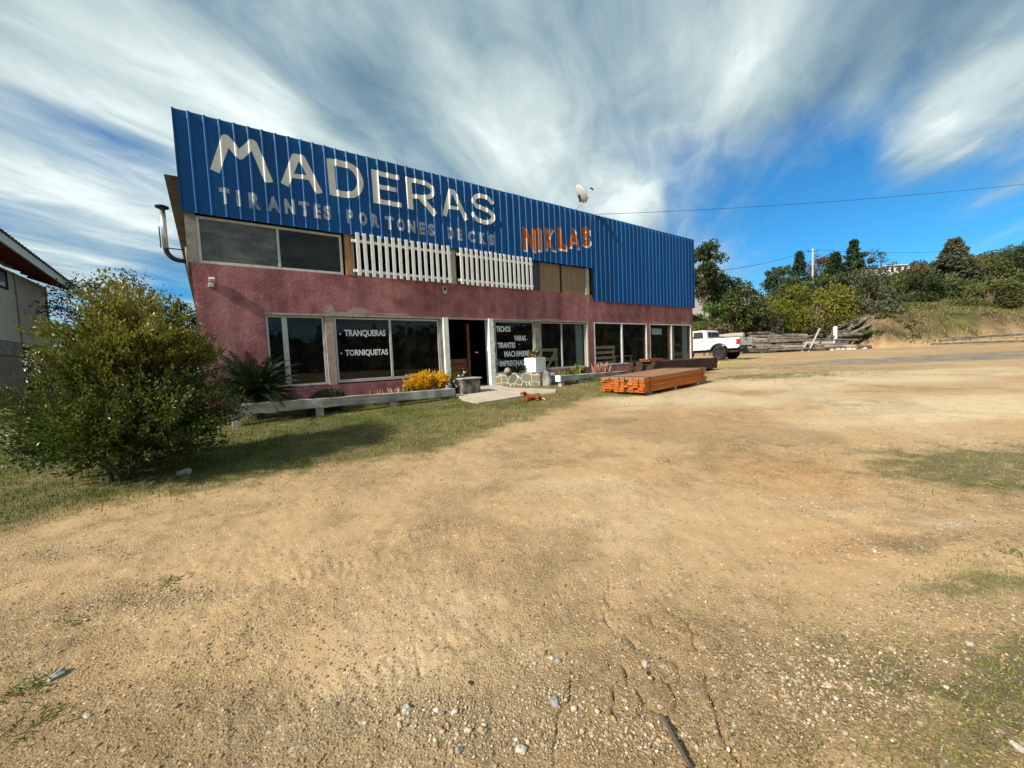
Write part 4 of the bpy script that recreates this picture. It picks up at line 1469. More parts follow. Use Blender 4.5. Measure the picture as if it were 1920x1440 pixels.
# ------------------------------------------------------------------ low timber rails in front of the shop
def rail(s0, y0, s1, y1, zc0, zc1, hh, ww, posts, label):
    th = thing('timber_rail', label, 'rail', 'F', (s0, y0, zc0 - hh))
    b = MB()
    n = 24
    rg = random.Random(3)
    vs, fs = [], []
    for k in range(n + 1):
        u = k / n
        s, y, z = s0 + (s1 - s0) * u, y0 + (y1 - y0) * u, zc0 + (zc1 - zc0) * u
        for a, c_ in ((-1, -1), (1, -1), (1, 1), (-1, 1)):
            vs.append((s, y + a * ww / 2 + rg.uniform(-.006, .006), z + c_ * hh / 2 + rg.uniform(-.008, .008)))
    for k in range(n):
        for q in range(4):
            q2 = (q + 1) % 4
            fs.append((4 * k + q, 4 * k + q2, 4 * k + 4 + q2, 4 * k + 4 + q))
    fs += [(3, 2, 1, 0), (4 * n, 4 * n + 1, 4 * n + 2, 4 * n + 3)]
    b.add(vs, fs).build('beam', m_greywood, th, 0.012)
    for ps in posts:
        u = (ps - s0) / (s1 - s0)
        y = y0 + (y1 - y0) * u
        z = zc0 + (zc1 - zc0) * u - hh / 2
        wp = fac(ps, y, 0)
        zb = gz2(wp.x, wp.y) - 0.06
        MB().box(ps - 0.075, ps + 0.075, y - 0.07, y + 0.07, zb, z + 0.004).build('post', m_greywood, th, 0.012)
    return th


rail(-0.05, -1.40, 4.66, -1.22, 0.735, 0.67, 0.20, 0.17, (0.02, 1.45, 3.0, 4.56), 'long weathered timber rail on stub posts before the left windows')
rail(7.86, -1.72, 12.6, -1.30, 0.825, 0.77, 0.17, 0.16, (7.95, 8.75, 10.6, 12.4), 'weathered timber rail on stub posts running behind the orange boards')
w = MB().box(7.80, 7.855, -1.83, -1.62, 0.73, 0.915)
solo(w, 'end_block', m_post, 'white painted block on the end of the right timber rail', 'block', 'F', (7.84, -1.7, 0.73), bevel=0.008)

# ------------------------------------------------------------------ doorstep, stone block, stone planter wall
slab_px = [(880, 726), (924, 722), (960, 729), (1043, 732), (1042, 737), (1012, 739), (960, 748), (897, 758), (868, 752)]
SLAB = [gp(*q) for q in slab_px]
c0, c1_ = fac(5.15, 0.0, 0), fac(6.75, 0.0, 0)
poly = [(c0.x, c0.y), (c1_.x, c1_.y)] + [(q.x, q.y) for q in SLAB[2:]]
w = MB()
n = len(poly)
zt = [FLOOR - 0.01, FLOOR - 0.01] + [gz(q.x, q.y) + 0.035 for q in SLAB[2:]]
cx, cy = sum(q[0] for q in poly) / n, sum(q[1] for q in poly) / n
vs = [(poly[k][0], poly[k][1], zt[k]) for k in range(n)] + [(poly[k][0], poly[k][1], zt[k] - 0.25) for k in range(n)] + [(cx, cy, gz(cx, cy) + 0.045)]
fs = [(k, (k + 1) % n, 2 * n) for k in range(n)] + [(k, n + k, n + (k + 1) % n, (k + 1) % n) for k in range(n)]
w.add(vs, fs)
solo(w, 'concrete_path', mat('pale_concrete', (0.47, 0.40, 0.31), 0.9, 0.15, var=0.12, scale=2, bump=0.2, bscale=60, dark=(0.40, 0.33, 0.25), dirt=(5, (0.55, 0.50, 0.42), 0.5)),
     'pale concrete doorstep in front of the open doorway', 'doorstep', 'W', (cx, cy, gz(cx, cy)), kind='structure')

# stone with light mortar
m_rubble = bpy.data.materials.new('rubble_masonry')
m_rubble.use_nodes = True
t = NT(m_rubble.node_tree)
p = t.n['Principled BSDF']
p.inputs['Roughness'].default_value = 0.9
co = t.new('ShaderNodeTexCoord').outputs['Object']
wc = t.new('ShaderNodeVectorMath', operation='ADD')
t.link(co, wc.inputs[0])
nz = t.new('ShaderNodeTexNoise')
nz.inputs['Scale'].default_value = 5
t.link(co, nz.inputs['Vector'])
vm = t.new('ShaderNodeVectorMath', operation='SCALE')
t.link(nz.outputs['Color'], vm.inputs[0])
vm.inputs[3].default_value = 0.12
t.link(vm.outputs[0], wc.inputs[1])
vo = t.new('ShaderNodeTexVoronoi', feature='DISTANCE_TO_EDGE')
vo.inputs['Scale'].default_value = 4.6
t.link(wc.outputs[0], vo.inputs['Vector'])
v2 = t.new('ShaderNodeTexVoronoi', feature='F1')
v2.inputs['Scale'].default_value = 4.6
t.link(wc.outputs[0], v2.inputs['Vector'])
sepc = t.new('ShaderNodeSeparateColor')
t.link(v2.outputs['Color'], sepc.inputs[0])
sc_ = t.ramp(sepc.outputs[0], [(0.0, (0.085, 0.10, 0.095)), (0.3, (0.22, 0.175, 0.115)), (0.55, (0.12, 0.15, 0.145)), (0.8, (0.30, 0.225, 0.13)), (1.0, (0.13, 0.11, 0.085))])
sc_ = t.mix(t.math('MULTIPLY', t.noise(co, 22, 5, 0.7), 0.5), sc_, (0.10, 0.09, 0.07))
mort = t.smooth(vo.outputs['Distance'], 0.035, 0.065)
t.link(t.mix(mort, (0.50, 0.45, 0.34), sc_), p.inputs['Base Color'])
b = t.new('ShaderNodeBump')
b.inputs['Strength'].default_value = 0.6
b.inputs['Distance'].default_value = 0.03
t.link(mort, b.inputs['Height'])
t.link(b.outputs[0], p.inputs['Normal'])
w = MB()
SWP = [(6.70, -0.055), (7.62, -1.12), (8.25, -0.95), (8.42, -0.055)]
w.prism(SWP, 0.45, 1.03)
swo = thing('stone_planter_wall', 'low stone planter wall with pale mortar joints beside the doorway', 'stone wall', 'F', (7.5, -0.6, 0.6))
w.build('masonry', m_rubble, swo, 0.02)
rg = random.Random(11)
for k, (s, y, rx, rz_) in enumerate(((7.86, -1.18, 0.15, 0.24), (8.20, -1.05, 0.16, 0.20))):
    w = MB()
    nn = 9
    w.tube([(s, y, 0.42), (s, y, 0.70), (s, y, 0.60 + rz_ * 1.6), (s, y, 0.64 + rz_ * 1.7)], [rx, rx * 1.05, rx * 0.8, rx * 0.35], 9)
    w.v = [(a + rg.uniform(-.02, .02), b_ + rg.uniform(-.02, .02), c_ + rg.uniform(-.02, .02)) for a, b_, c_ in w.v]
    solo(w, 'boulder', m_stone, ('dark grey boulder against the right end of the stone planter wall', 'rough brown boulder between the stone planter wall and the right rail')[k], 'boulder', 'F', (s, y, 0.55), bevel=0.03)
w = MB()
w.box(4.93, 5.50, -1.18, -0.72, 0.40, 0.965).box(4.90, 5.53, -1.21, -0.69, 0.967, 1.01)
blk = thing('stone_block', 'squat grey stone pier at the end of the left timber rail', 'stone pier', 'F', (5.2, -0.95, 0.5))
MB().box(4.93, 5.50, -1.18, -0.72, 0.40, 0.967).build('masonry', mat('block_stone', (0.21, 0.195, 0.165), 0.95, 0.15, var=0.4, scale=5, bump=0.8, bscale=14, dark=(0.055, 0.055, 0.05)), blk, 0.04)
MB().box(4.91, 5.53, -1.20, -0.70, 0.969, 1.01).build('cap', mat('pier_cap', (0.45, 0.43, 0.39), 0.9, 0.1, var=0.2, scale=4), blk, 0.012)

# white square planter with a plant
pl_c = fac(7.72, -0.80, 1.03)
plo = thing('square_planter', 'white square planter on the stone planter wall by the door', 'planter', 'L', pl_c, rad(44))
w = MB()
h_, s_ = 0.44, 0.235
w.box(-s_, s_, -s_, s_, 0.0, h_)
m_planter = mat('planter_white', (0.80, 0.80, 0.76), 0.6, 0.3, var=0.06, scale=4, dirt=(4, (0.6, 0.6, 0.55), 0.3))
w.build('box', m_planter, plo, 0.01)
MB().box(-s_ + .03, s_ - .03, -s_ + .03, s_ - .03, h_ - 0.01, h_ + 0.006).build('soil', m_bark, plo)
w = MB()
w.box(-s_ - .006, s_ + .006, -s_ - .006, s_ + .006, h_ - 0.05, h_ - 0.004)


# fronds: a rib with paired narrow leaflets, grown on an arc
def fronds(name, base, n, L, m, parent, seed, el0=(0.15, 1.2), leaf=0.16, wl=0.014, droop=0.5, tint0=0.4, az=None):
    rg = np.random.default_rng(seed)
    VV, FF, TT = [], [], []
    o = 0
    for k in range(n):
        a = rg.uniform(0, 2 * np.pi) if az is None else rg.uniform(*az)
        el = rg.uniform(*el0)
        ln = L * rg.uniform(0.75, 1.1)
        steps = 26
        p = np.array(base, float)
        tt = tint0 + rg.uniform(-.3, .3)
        for i in range(steps):
            u = i / steps
            e2 = el - droop * u * u * 1.6
            d = np.array([math.cos(a) * math.cos(e2), math.sin(a) * math.cos(e2), math.sin(e2)])
            side = np.array([-math.sin(a), math.cos(a), 0])
            upn = np.cross(side, d) * -1
            q = p + d * ln / steps
            lw = leaf * math.sin(math.pi * min(1, u * 0.9 + 0.12)) ** 0.7
            rw = 0.008
            VV += [p - side * rw, p + side * rw, q + side * rw, q - side * rw]
            FF.append((o, o + 1, o + 2, o + 3))
            TT.append(tt + .2)
            o += 4
            if i > 2:
                for sg in (-1, 1):
                    t_ = p + side * sg * lw * 0.85 + d * lw * 0.55 + np.array([0, 0, 0.25 * lw])
                    VV += [p, p + d * wl, t_, p - d * 0.002 + side * sg * lw * 0.4 + d * lw * 0.2]
                    FF.append((o, o + 1, o + 2, o + 3))
                    TT.append(tt + rg.uniform(-.15, .15))
                    o += 4
            p = q
    return npmesh(name, np.array(VV), np.array(FF), m, {'tint': ('FACE', np.clip(TT, 0, 1))}, parent)


m_frond = leafmat('cycad_frond', (0.008, 0.018, 0.008), (0.018, 0.038, 0.014), (0.055, 0.080, 0.030), 0.4, 0.45, 0.08)
m_frond2 = leafmat('planter_frond', (0.03, 0.06, 0.015), (0.07, 0.11, 0.025), (0.22, 0.20, 0.05), 0.45, 0.4, 0.2)
m_broms = leafmat('reddish_leaf', (0.20, 0.05, 0.02), (0.38, 0.15, 0.06), (0.60, 0.42, 0.22), 0.5, 0.4, 0.25)
fronds('plant', (0, 0, h_), 24, 0.42, m_frond2, plo, 5, (0.3, 1.35), 0.06, 0.02, 0.7, 0.5)
crown('red_leaves', np.random.default_rng(3).normal(0, 1, (60, 3)) * [0.07, 0.07, 0.04] + [-0.16, -0.10, h_ + 0.08], 0.10, m_broms, plo, np.random.default_rng(4), np.random.default_rng(5).uniform(0, 1, 60), 0.35)
kx = thing('spiky_plant', 'dark spiky plant growing before the word window on the stone planter wall', 'plant', 'L', fac(7.28, -0.45, 1.03))
fronds('fronds', (0, 0, 0), 26, 0.40, m_frond, kx, 8, (0.1, 1.1), 0.08, 0.02, 0.5, 0.5)
kx = thing('spiky_plant', 'dark spiky plant right of the square white planter', 'plant', 'L', fac(8.35, -0.45, 0.98))
fronds('fronds', (0, 0, 0), 22, 0.34, m_frond, kx, 9, (0.0, 0.9), 0.07, 0.02, 0.5, 0.5)
w = MB()
w.tube([fac(7.0, -0.22, 1.06), fac(7.45, -0.30, 1.09)], 0.035, 8)
solo(w, 'driftwood_log', m_palewood, 'short pale log lying under the word window', 'log', 'W', tuple(fac(7.2, -0.25, 1.03)))
w = MB().tube([fac(6.98, -0.36, 1.02), fac(6.98, -0.36, 1.10), fac(6.98, -0.36, 1.17), fac(6.98, -0.36, 1.20)], [0.11, 0.12, 0.08, 0.03], 8)
solo(w, 'round_stone', m_stone, 'round grey stone on the stone wall next to the doorway', 'stone', 'W', tuple(fac(6.98, -0.36, 1.03)), smooth=True)

# big cycad at the left corner
cyb = fac(0.36, -0.72, 0.75)
cy = thing('cycad', 'dark cycad with stiff spreading fronds by the left shop corner', 'cycad', 'L', (cyb.x, cyb.y, gz(cyb.x, cyb.y)))
fronds('fronds', (0, 0, 0.46), 130, 1.25, m_frond, cy, 12, (-0.15, 1.15), 0.14, 0.020, 0.55, 0.45)
MB().tube([(0, 0, -0.05), (0, 0, 0.25), (0, 0, 0.45)], [0.16, 0.17, 0.12], 10).build('trunk', m_bark, cy)
cyb = fac(1.75, -0.75, 0.6)
cy = thing('low_shrub', 'low dark green shrub beneath the leftmost shop window', 'shrub', 'L', (cyb.x, cyb.y, gz(cyb.x, cyb.y)))
rg = np.random.default_rng(14)
P0 = rg.normal(0, 1, (2600, 3))
P0 /= np.linalg.norm(P0, axis=1)[:, None]
P0 *= rg.uniform(0.5, 1, (2600, 1)) ** 0.5
crown('foliage', P0 * [0.42, 0.32, 0.26] + [0, 0, 0.24], 0.05, leafmat('dark_shrub_leaf', (0.008, 0.018, 0.008), (0.020, 0.040, 0.014), (0.05, 0.08, 0.03), 0.4, 0.4, 0.1), cy, rg, rg.uniform(0, 1, 2600))
MB().tube([(0, 0, -.05), (0.02, 0, 0.2)], 0.02, 6).build('stem', m_bark, cy)

# yellow croton bush
m_yel = leafmat('croton_leaf', (0.10, 0.14, 0.015), (0.62, 0.33, 0.012), (0.80, 0.46, 0.02), 0.45, 0.35, 0.3)
cb = fac(4.18, -0.72, 0.6)
yb = thing('yellow_bush', 'bright yellow leafed bush before the door at the end of the left rail', 'bush', 'L', (cb.x, cb.y, gz(cb.x, cb.y)), ROTF)
rg = np.random.default_rng(21)
tw = rg.normal(0, 1, (230, 3))
tw /= np.linalg.norm(tw, axis=1)[:, None]
tw[:, 2] = np.abs(tw[:, 2])
tips = tw * [0.66, 0.36, 0.36] * rg.uniform(0.72, 1.08, (230, 1)) + [0, 0, 0.36]
Pl, Tt, Dr = [], [], []
for q in tips:
    n = 24
    u = rg.uniform(0.45, 1.0, n)
    base = np.array([q[0] * 0.4, q[1] * 0.4, 0.15])
    pp = base + (q - base) * u[:, None] + rg.normal(0, 0.022, (n, 3))
    Pl.append(pp)
    Tt.append(np.clip(0.1 + 0.75 * (u - 0.45) / 0.55 + rg.uniform(-.25, .25, n), 0, 1))
    Dr.append(np.repeat([(q - base) / np.linalg.norm(q - base) + [0, 0, 0.3]], n, 0))
crown('foliage', np.concatenate(Pl), 0.075, m_yel, yb, rg, np.concatenate(Tt), 0.36, 0.2, np.concatenate(Dr))
w = MB()
for k in range(7):
    q = tips[k * 11]
    w.tube([(0, 0, -.04), (q[0] * .4, q[1] * .4, .2), tuple(q)], [0.016, 0.012, 0.005], 5)
w.build('stem', m_bark, yb)
# white flowered plant
fb = fac(4.95, -0.85, 0.6)
fp_ = thing('white_flower_plant', 'small green plant with white blossoms between yellow bush and stone pier', 'plant', 'L', (fb.x, fb.y, gz(fb.x, fb.y)), ROTF)
P0 = rg.normal(0, 1, (700, 3)) * [0.13, 0.10, 0.14] + [0, 0, 0.36]
crown('foliage', P0, 0.07, leafmat('flower_leaf', (0.03, 0.06, 0.015), (0.06, 0.10, 0.025), (0.12, 0.15, 0.04), 0.45, 0.4, 0.2), fp_, rg, rg.uniform(0, 1, 700), 0.45)
P0 = np.array([[-.16, -.14, .40], [0.02, -.2, .44], [.12, -.12, .56], [.19, -.10, .62], [.05, -.15, .30], [.17, -.1, .42], [-.02, -.16, .54], [-.1, -.15, .26]])
P0 = np.repeat(P0, 9, 0)
crown('blossom', P0, 0.042, leafmat('white_petal', (0.8, 0.8, 0.78), (0.85, 0.85, 0.82), (0.9, 0.88, 0.8), 0.5, 0.3, 0.2), fp_, rg, rg.uniform(0, 1, len(P0)), 0.8)
MB().tube([(0, 0, -.04), (0, 0, .4)], 0.012, 5).build('stem', m_bark, fp_)


def tuft(name, label, cat, loc, n, hgt, spread, m, seed, tint=0.4, aspect=0.14, parts='leaves', group=None):
    th = thing(name, label, cat, 'L', loc, 0, group)
    rg = np.random.default_rng(seed)
    P0 = np.stack([rg.normal(0, spread * 0.25, n), rg.normal(0, spread * 0.25, n), np.full(n, -0.005)], 1)
    D = np.stack([rg.normal(0, spread / hgt * 0.6, n), rg.normal(0, spread / hgt * 0.6, n), np.ones(n)], 1)
    V, F = leafquads(P0, hgt, rg, aspect, 0.0, D * 3)
    npmesh(parts, V, F, m, {'tint': ('FACE', np.clip(tint + rg.uniform(-.35, .35, n), 0, 1))}, th)
    return th


m_succ = leafmat('bed_leaf', (0.05, 0.09, 0.02), (0.12, 0.16, 0.03), (0.30, 0.28, 0.05), 0.5, 0.35, 0.2)
m_pinkl = leafmat('pink_bed_leaf', (0.30, 0.10, 0.08), (0.45, 0.20, 0.15), (0.60, 0.42, 0.32), 0.5, 0.35, 0.2)
for k, (s, y, nme, lab, cat_, mm, n, hg2, sp) in enumerate((
        (1.30, -1.12, 'bed_plant', 'lime green little plant behind the left end of the long rail', 'plant', m_succ, 60, 0.30, 0.14),
        (2.75, -0.75, 'red_flower_plant', 'thin plant with a dark red tip below the lettered window', 'plant', m_broms, 26, 0.36, 0.10),
        (3.25, -0.75, 'pink_bed_plant', 'pinkish dry succulent behind the rail below the lettered window', 'plant', m_pinkl, 60, 0.33, 0.22),
        (3.60, -0.75, 'bed_plant', 'green tuft between the pinkish succulent and the yellow bush', 'plant', m_succ, 60, 0.32, 0.16),
        (9.25, -1.05, 'bed_plant', 'leafy green plant over the right rail beneath the gate window', 'plant', m_succ, 150, 0.46, 0.22),
        (8.45, -1.25, 'bed_plant', 'thin green weed at the white end of the right rail', 'plant', m_succ, 40, 0.40, 0.12),
        (10.55, -0.95, 'pink_bed_plant', 'pink succulent over the right rail by the pink pier', 'plant', m_pinkl, 90, 0.46, 0.24),
        (8.25, -1.45, 'bed_plant', 'dark weeds at the foot of the brown boulder', 'plant', m_frond2, 90, 0.34, 0.14))):
    q = fac(s, y, 0)
    th = tuft(nme, lab, cat_, (q.x, q.y, gz(q.x, q.y)), n, hg2, sp, mm, 100 + k, 0.5, 0.30, 'leaves')

# ------------------------------------------------------------------ things seen through the windows
def farm_gate(s0, s1, y, z0, z1, label, n=4, diag=True):
    th = thing('wooden_gate', label, 'gate', 'F', ((s0 + s1) / 2, y, z0))
    for k in range(n):
        z = z0 + 0.06 + (z1 - z0 - 0.12) * k / (n - 1)
        MB().box(s0, s1, y, y + 0.03, z - 0.055, z + 0.055).build('rail', m_tan, th, 0.004)
    for s in (s0 + 0.05, s1 - 0.05):
        MB().box(s - 0.05, s + 0.05, y + 0.031, y + 0.07, z0, z1).build('stile', m_tan, th, 0.004)
    if diag:
        MB().beam((s0 + 0.15, y - 0.018, z0 + 0.1), (s1 - 0.1, y - 0.018, z1 - 0.08), 0.03, 0.10).build('brace', m_tan, th, 0.004)
    return th


farm_gate(8.75, 9.66, 0.28, FLOOR, 1.78, 'tan wooden farm gate with diagonal brace inside the shop window')
farm_gate(11.36, 12.75, 0.26, FLOOR, 1.82, 'tan slatted wooden crate gate inside the window by the pink pier', 6, False)
w = MB().box(15.05, 15.78, 0.14, 0.145, 2.26, 2.52)
solo(w, 'paper_notice', mat('blue_white_paper', (0.62, 0.70, 0.74), 0.8, 0.2, var=0.04), 'pale notice hanging inside the rightmost shop window', 'notice', 'F', (15.4, 0.14, 2.26))
w = MB().box(16.75, 17.25, 0.45, 0.50, FLOOR, 2.66)
solo(w, 'upright_board', m_tan, 'broad tan board standing inside the rightmost shop window', 'board', 'F', (17.0, 0.45, FLOOR), bevel=0.004)
w = MB().box(17.45, 17.86, 0.16, 0.18, FLOOR, 2.66)
solo(w, 'curtain', m_curtain, 'pale curtain at the right end of the rightmost window', 'curtain', 'F', (17.6, 0.16, FLOOR))
w = MB().box(10.50, 10.86, 0.20, 0.22, FLOOR, 2.62)
solo(w, 'curtain', m_curtain, 'pale curtain inside the gate window at its right end', 'curtain', 'F', (10.7, 0.2, FLOOR))
th = thing('display_table', 'low pale table inside the window right of the crate gate', 'table', 'F', (13.5, 0.6, FLOOR))
MB().box(12.98, 14.1, 0.45, 0.95, 1.36, 1.40).build('table_top', m_palewood, th)
for s in (13.03, 14.05):
    for y in (0.5, 0.9):
        MB().box(s - .025, s + .025, y - .025, y + .025, FLOOR, 1.359).build('leg', m_palewood, th)
th = thing('shelf_unit', 'dark shelf unit inside the rightmost window under the notice', 'shelf', 'F', (15.5, 0.9, FLOOR))
for z in (0.95, 1.35, 1.75, 2.12):
    MB().box(14.9, 16.1, 0.8, 1.15, z, z + 0.03).build('shelf', m_brown, th)
for s in (14.86, 16.1):
    MB().box(s, s + .04, 0.8, 1.15, FLOOR, 2.2).build('side_panel', m_brown, th)
for k, (s, y, ln) in enumerate(((3.95, 0.9, 0.24), (12.0, 0.8, 0.35), (12.35, 1.0, 0.0))):
    w = MB().beam((s, y, FLOOR), (s + ln, y + 0.4, 2.7), 0.05, 0.05)
    solo(w, 'leaning_pole', m_palewood, ('thin pole leaning inside the dark window beside the lettering', 'slanting pale pole leaning behind the crate gate', 'straight pale pole standing behind the crate gate')[k], 'pole', 'F', (s, y, FLOOR))

# ------------------------------------------------------------------ stack of orange boards
def fpos(px, py):
    q = gp(px, py)
    s, y = to_f(q.x, q.y)
    return s, y, q.z


sa, ya = 7.70, -4.78
sb_, yb_ = 10.38, -3.52
Z0 = 0.54
st = thing('board_stack', 'strapped stack of orange stained boards on the dirt in front of the shop', 'board stack', 'F', (sa, ya, Z0))
NY, NZ = 9, 6
bwid, bth = (yb_ - ya) / NY, 0.059
rg = random.Random(5)
for k in range(3):
    s = sa + 0.30 + k * (sb_ - sa - 0.6) / 2
    MB().box(s - 0.05, s + 0.05, ya + 0.05, yb_ - 0.02, Z0 - 0.13, Z0).build('bearer', m_greywood, st, 0.004)
z0 = Z0
for iz in range(NZ):
    for iy in range(NY):
        e0, e1 = rg.uniform(-.06, .03), rg.uniform(-.07, .06)
        y0_ = ya + iy * bwid
        jy = rg.uniform(-.006, .006) if iy in (0, NY - 1) else 0
        MB().box(sa + e0, sb_ + e1, y0_ + .002 + jy, y0_ + bwid - .002 + jy, z0 + iz * bth + .002, z0 + (iz + 1) * bth - .003).build('board', m_greytop if iz == NZ - 1 else (m_orange if rg.random() < .6 else m_orange_b), st, 0.003, label='greyed top board' if iz == NZ - 1 else None)
zt_ = z0 + NZ * bth
for s in (sa + 0.22, sb_ - 0.20):
    b_ = MB()
    b_.box(s - 0.012, s + 0.012, ya - 0.014, ya - 0.010, z0 - .01, zt_ + .004).box(s - 0.012, s + 0.012, ya - 0.014, yb_ + 0.012, zt_ + 0.002, zt_ + 0.005)
    b_.build('strap', m_dark, st)
MB().box(sa - 0.042, sa - 0.038, ya + 0.50, ya + 0.53, z0 - .01, zt_ + .004).build('strap', m_dark, st)
st.rotation_euler = (0, rad(-2.3), ROTF)
# loose batten on top
# ------------------------------------------------------------------ dark brown beams behind it
S0, S1 = 11.0, 15.0
bs = thing('beam_stack', 'stack of dark brown beams lying between the orange boards and the shop', 'beam stack', 'F', (12.5, -2.2, 0.65))
rg = random.Random(8)
zb2 = gz(*fac(13, -2.2, 0)[:2])
for s in (11.3, 14.6):
    MB().box(s - .06, s + .06, -2.75, -1.75, zb2 - 0.03, zb2 + 0.10).build('bearer', m_brown, bs)
for iz in range(3):
    for iy in range(5):
        y0_ = -2.75 + iy * 0.2
        e = rg.uniform(-.12, .08)
        MB().box(S0 + e + 0.05 * iz, S1 + e * 0.6, y0_ + .003, y0_ + .195, zb2 + .10 + iz * .13, zb2 + .10 + iz * .13 + .126).build('beam', m_brown, bs, 0.006)
w = MB()
for k in range(3):
    w.box(10.95, 11.75, -2.62 + k * 0.12, -2.52 + k * 0.12, zb2 + 0.495, zb2 + 0.54).box(10.92, 11.72, -2.60 + k * 0.12, -2.50 + k * 0.12, zb2 + 0.543, zb2 + 0.585)
solo(w, 'offcut_pile', woodmat('red_offcut', (0.36, 0.11, 0.05), (0.20, 0.06, 0.03), (1.5, 22, 22)), 'short reddish boards lying on the dark brown beams', 'boards', 'F', (11.2, -2.5, zb2 + 0.495), bevel=0.003)
q0, q1 = gp(1348, 682), gp(1394, 679)
w = MB().beam((q0.x, q0.y, q0.z + 0.06), (q1.x, q1.y, q1.z + 0.06), 0.10, 0.10)
solo(w, 'yellow_beam', mat('faded_yellow', (0.50, 0.44, 0.14), 0.7, 0.3, var=0.15, scale=3), 'faded yellow beam lying on the grass below the pickup', 'beam', 'W', tuple(q0), bevel=0.006)

# ------------------------------------------------------------------ pickup truck
SWAP = Matrix(((0, 1, 0, 0), (1, 0, 0, 0), (0, 0, 1, 0), (0, 0, 0, 1)))     # x,z polygon drawn as (forward, up), extruded across


def ext2(poly, x0, x1):
    m = MB()
    m.ext(poly, x1 - x0, Matrix.Translation((x0, 0, 0)) @ SWAP)
    return m


m_carw = mat('white_car_paint', (0.70, 0.70, 0.65), 0.28, 0.5, var=0.03, scale=3, coat=0.4, dirt=(2.5, (0.62, 0.57, 0.46), 0.35))
m_cargl = glassmat('car_glass', (0.10, 0.11, 0.11), 0.02, 1.5)
m_cargl_body = mat('car_cabin_dark', (0.02, 0.02, 0.022), 0.5, 0.3)
m_rubber = mat('tyre_rubber', (0.022, 0.021, 0.020), 0.85, 0.2, var=0.3, scale=8, dirt=(4, (0.10, 0.08, 0.055), 0.5))
m_blackpl = mat('black_plastic', (0.025, 0.025, 0.027), 0.5, 0.4)
m_red = mat('tail_lamp_red', (0.45, 0.02, 0.03), 0.2, 0.5, coat=0.5)
m_chrome = mat('chrome', (0.6, 0.6, 0.6), 0.2, 0.5, metal=1.0)
tq = gp(1350, 675)
tyf = Vector((tq.x, tq.y, 0))
ax_off = fac(0.80, 0, 0) - fac(0, 0, 0)
tloc = tyf + ax_off
tz = gz(tloc.x, tloc.y) + 0.01
tr = thing('pickup_truck', 'white double cab pickup with chunky tyres parked past the shop, tail outwards', 'pickup', 'L', (tloc.x, tloc.y, tz), ROTF)
AR, WR = 0.56, 0.44


def arch(cy, r, z0, n=12):
    a0 = math.asin(max(-1, min(1, (z0 - WR) / r)))
    return [(cy + r * math.cos(q), WR + r * math.sin(q)) for q in np.linspace(math.pi - a0, a0, n)]


lo = 0.64
# bed
bedp = [(-1.22, lo + 0.16), (-1.10, lo + 0.06)] + [(q[0], q[1]) for q in arch(0, AR, lo + 0.05)] + [(0.72, lo + 0.02), (0.72, 1.36), (-1.20, 1.34)]
for x0, x1 in ((-0.90, -0.82), (0.82, 0.90)):
    ext2(bedp, x0, x1).build('bed_side', m_carw, tr, 0.018)
MB().box(-0.82, 0.82, -1.15, 0.70, 0.80, 0.86).box(-0.82, 0.82, 0.66, 0.715, 0.86, 1.35).build('bed_floor', m_blackpl, tr)
tg = MB().box(-0.815, 0.815, -1.215, -1.15, 0.84, 1.335).build('tailgate', m_carw, tr, 0.018)
MB().box(-0.11, 0.11, -1.226, -1.212, 1.17, 1.24).build('handle', m_blackpl, tg, 0.005)
for x0, x1 in ((-0.905, -0.80), (0.80, 0.905)):
    MB().box(x0, x1, -1.232, -1.02, 0.90, 1.25).build('tail_lamp', m_red, tr, 0.02)
bp_ = MB().box(-0.86, 0.86, -1.42, -1.20, 0.62, 0.77).build('rear_bumper', m_blackpl, tr, 0.03)
MB().box(-0.25, 0.25, -1.432, -1.415, 0.64, 0.74).build('number_plate', m_carw, bp_)
# cab
cabp = [(0.74, lo), (2.42, lo - 0.02)] + arch(3.08, AR, lo) + [(3.75, lo), (4.05, lo + 0.02), (4.10, 1.12), (3.95, 1.20), (2.72, 1.33), (0.74, 1.36)]
cab = ext2(cabp, -0.90, 0.90).build('cab_body', m_carw, tr, 0.03)
# greenhouse, leaning inwards
gh = [(0.76, 1.36), (0.88, 1.86), (1.05, 1.93), (2.05, 1.93), (2.25, 1.88), (2.90, 1.30)]
g = MB()
n = len(gh)
vs = []
for sg in (-1, 1):
    for (y, z) in gh:
        u = (z - 1.30) / 0.63
        vs.append((sg * (0.895 - 0.17 * u), y, z))
fs = [tuple(range(n)), tuple(reversed(range(n, 2 * n)))] + [(k, n + k, n + (k + 1) % n, (k + 1) % n) for k in range(n)]
g.add(vs, fs).build('cab_roof', m_carw, tr, 0.03)


def gx(z):
    return 0.895 - 0.17 * (z - 1.30) / 0.63 + 0.008


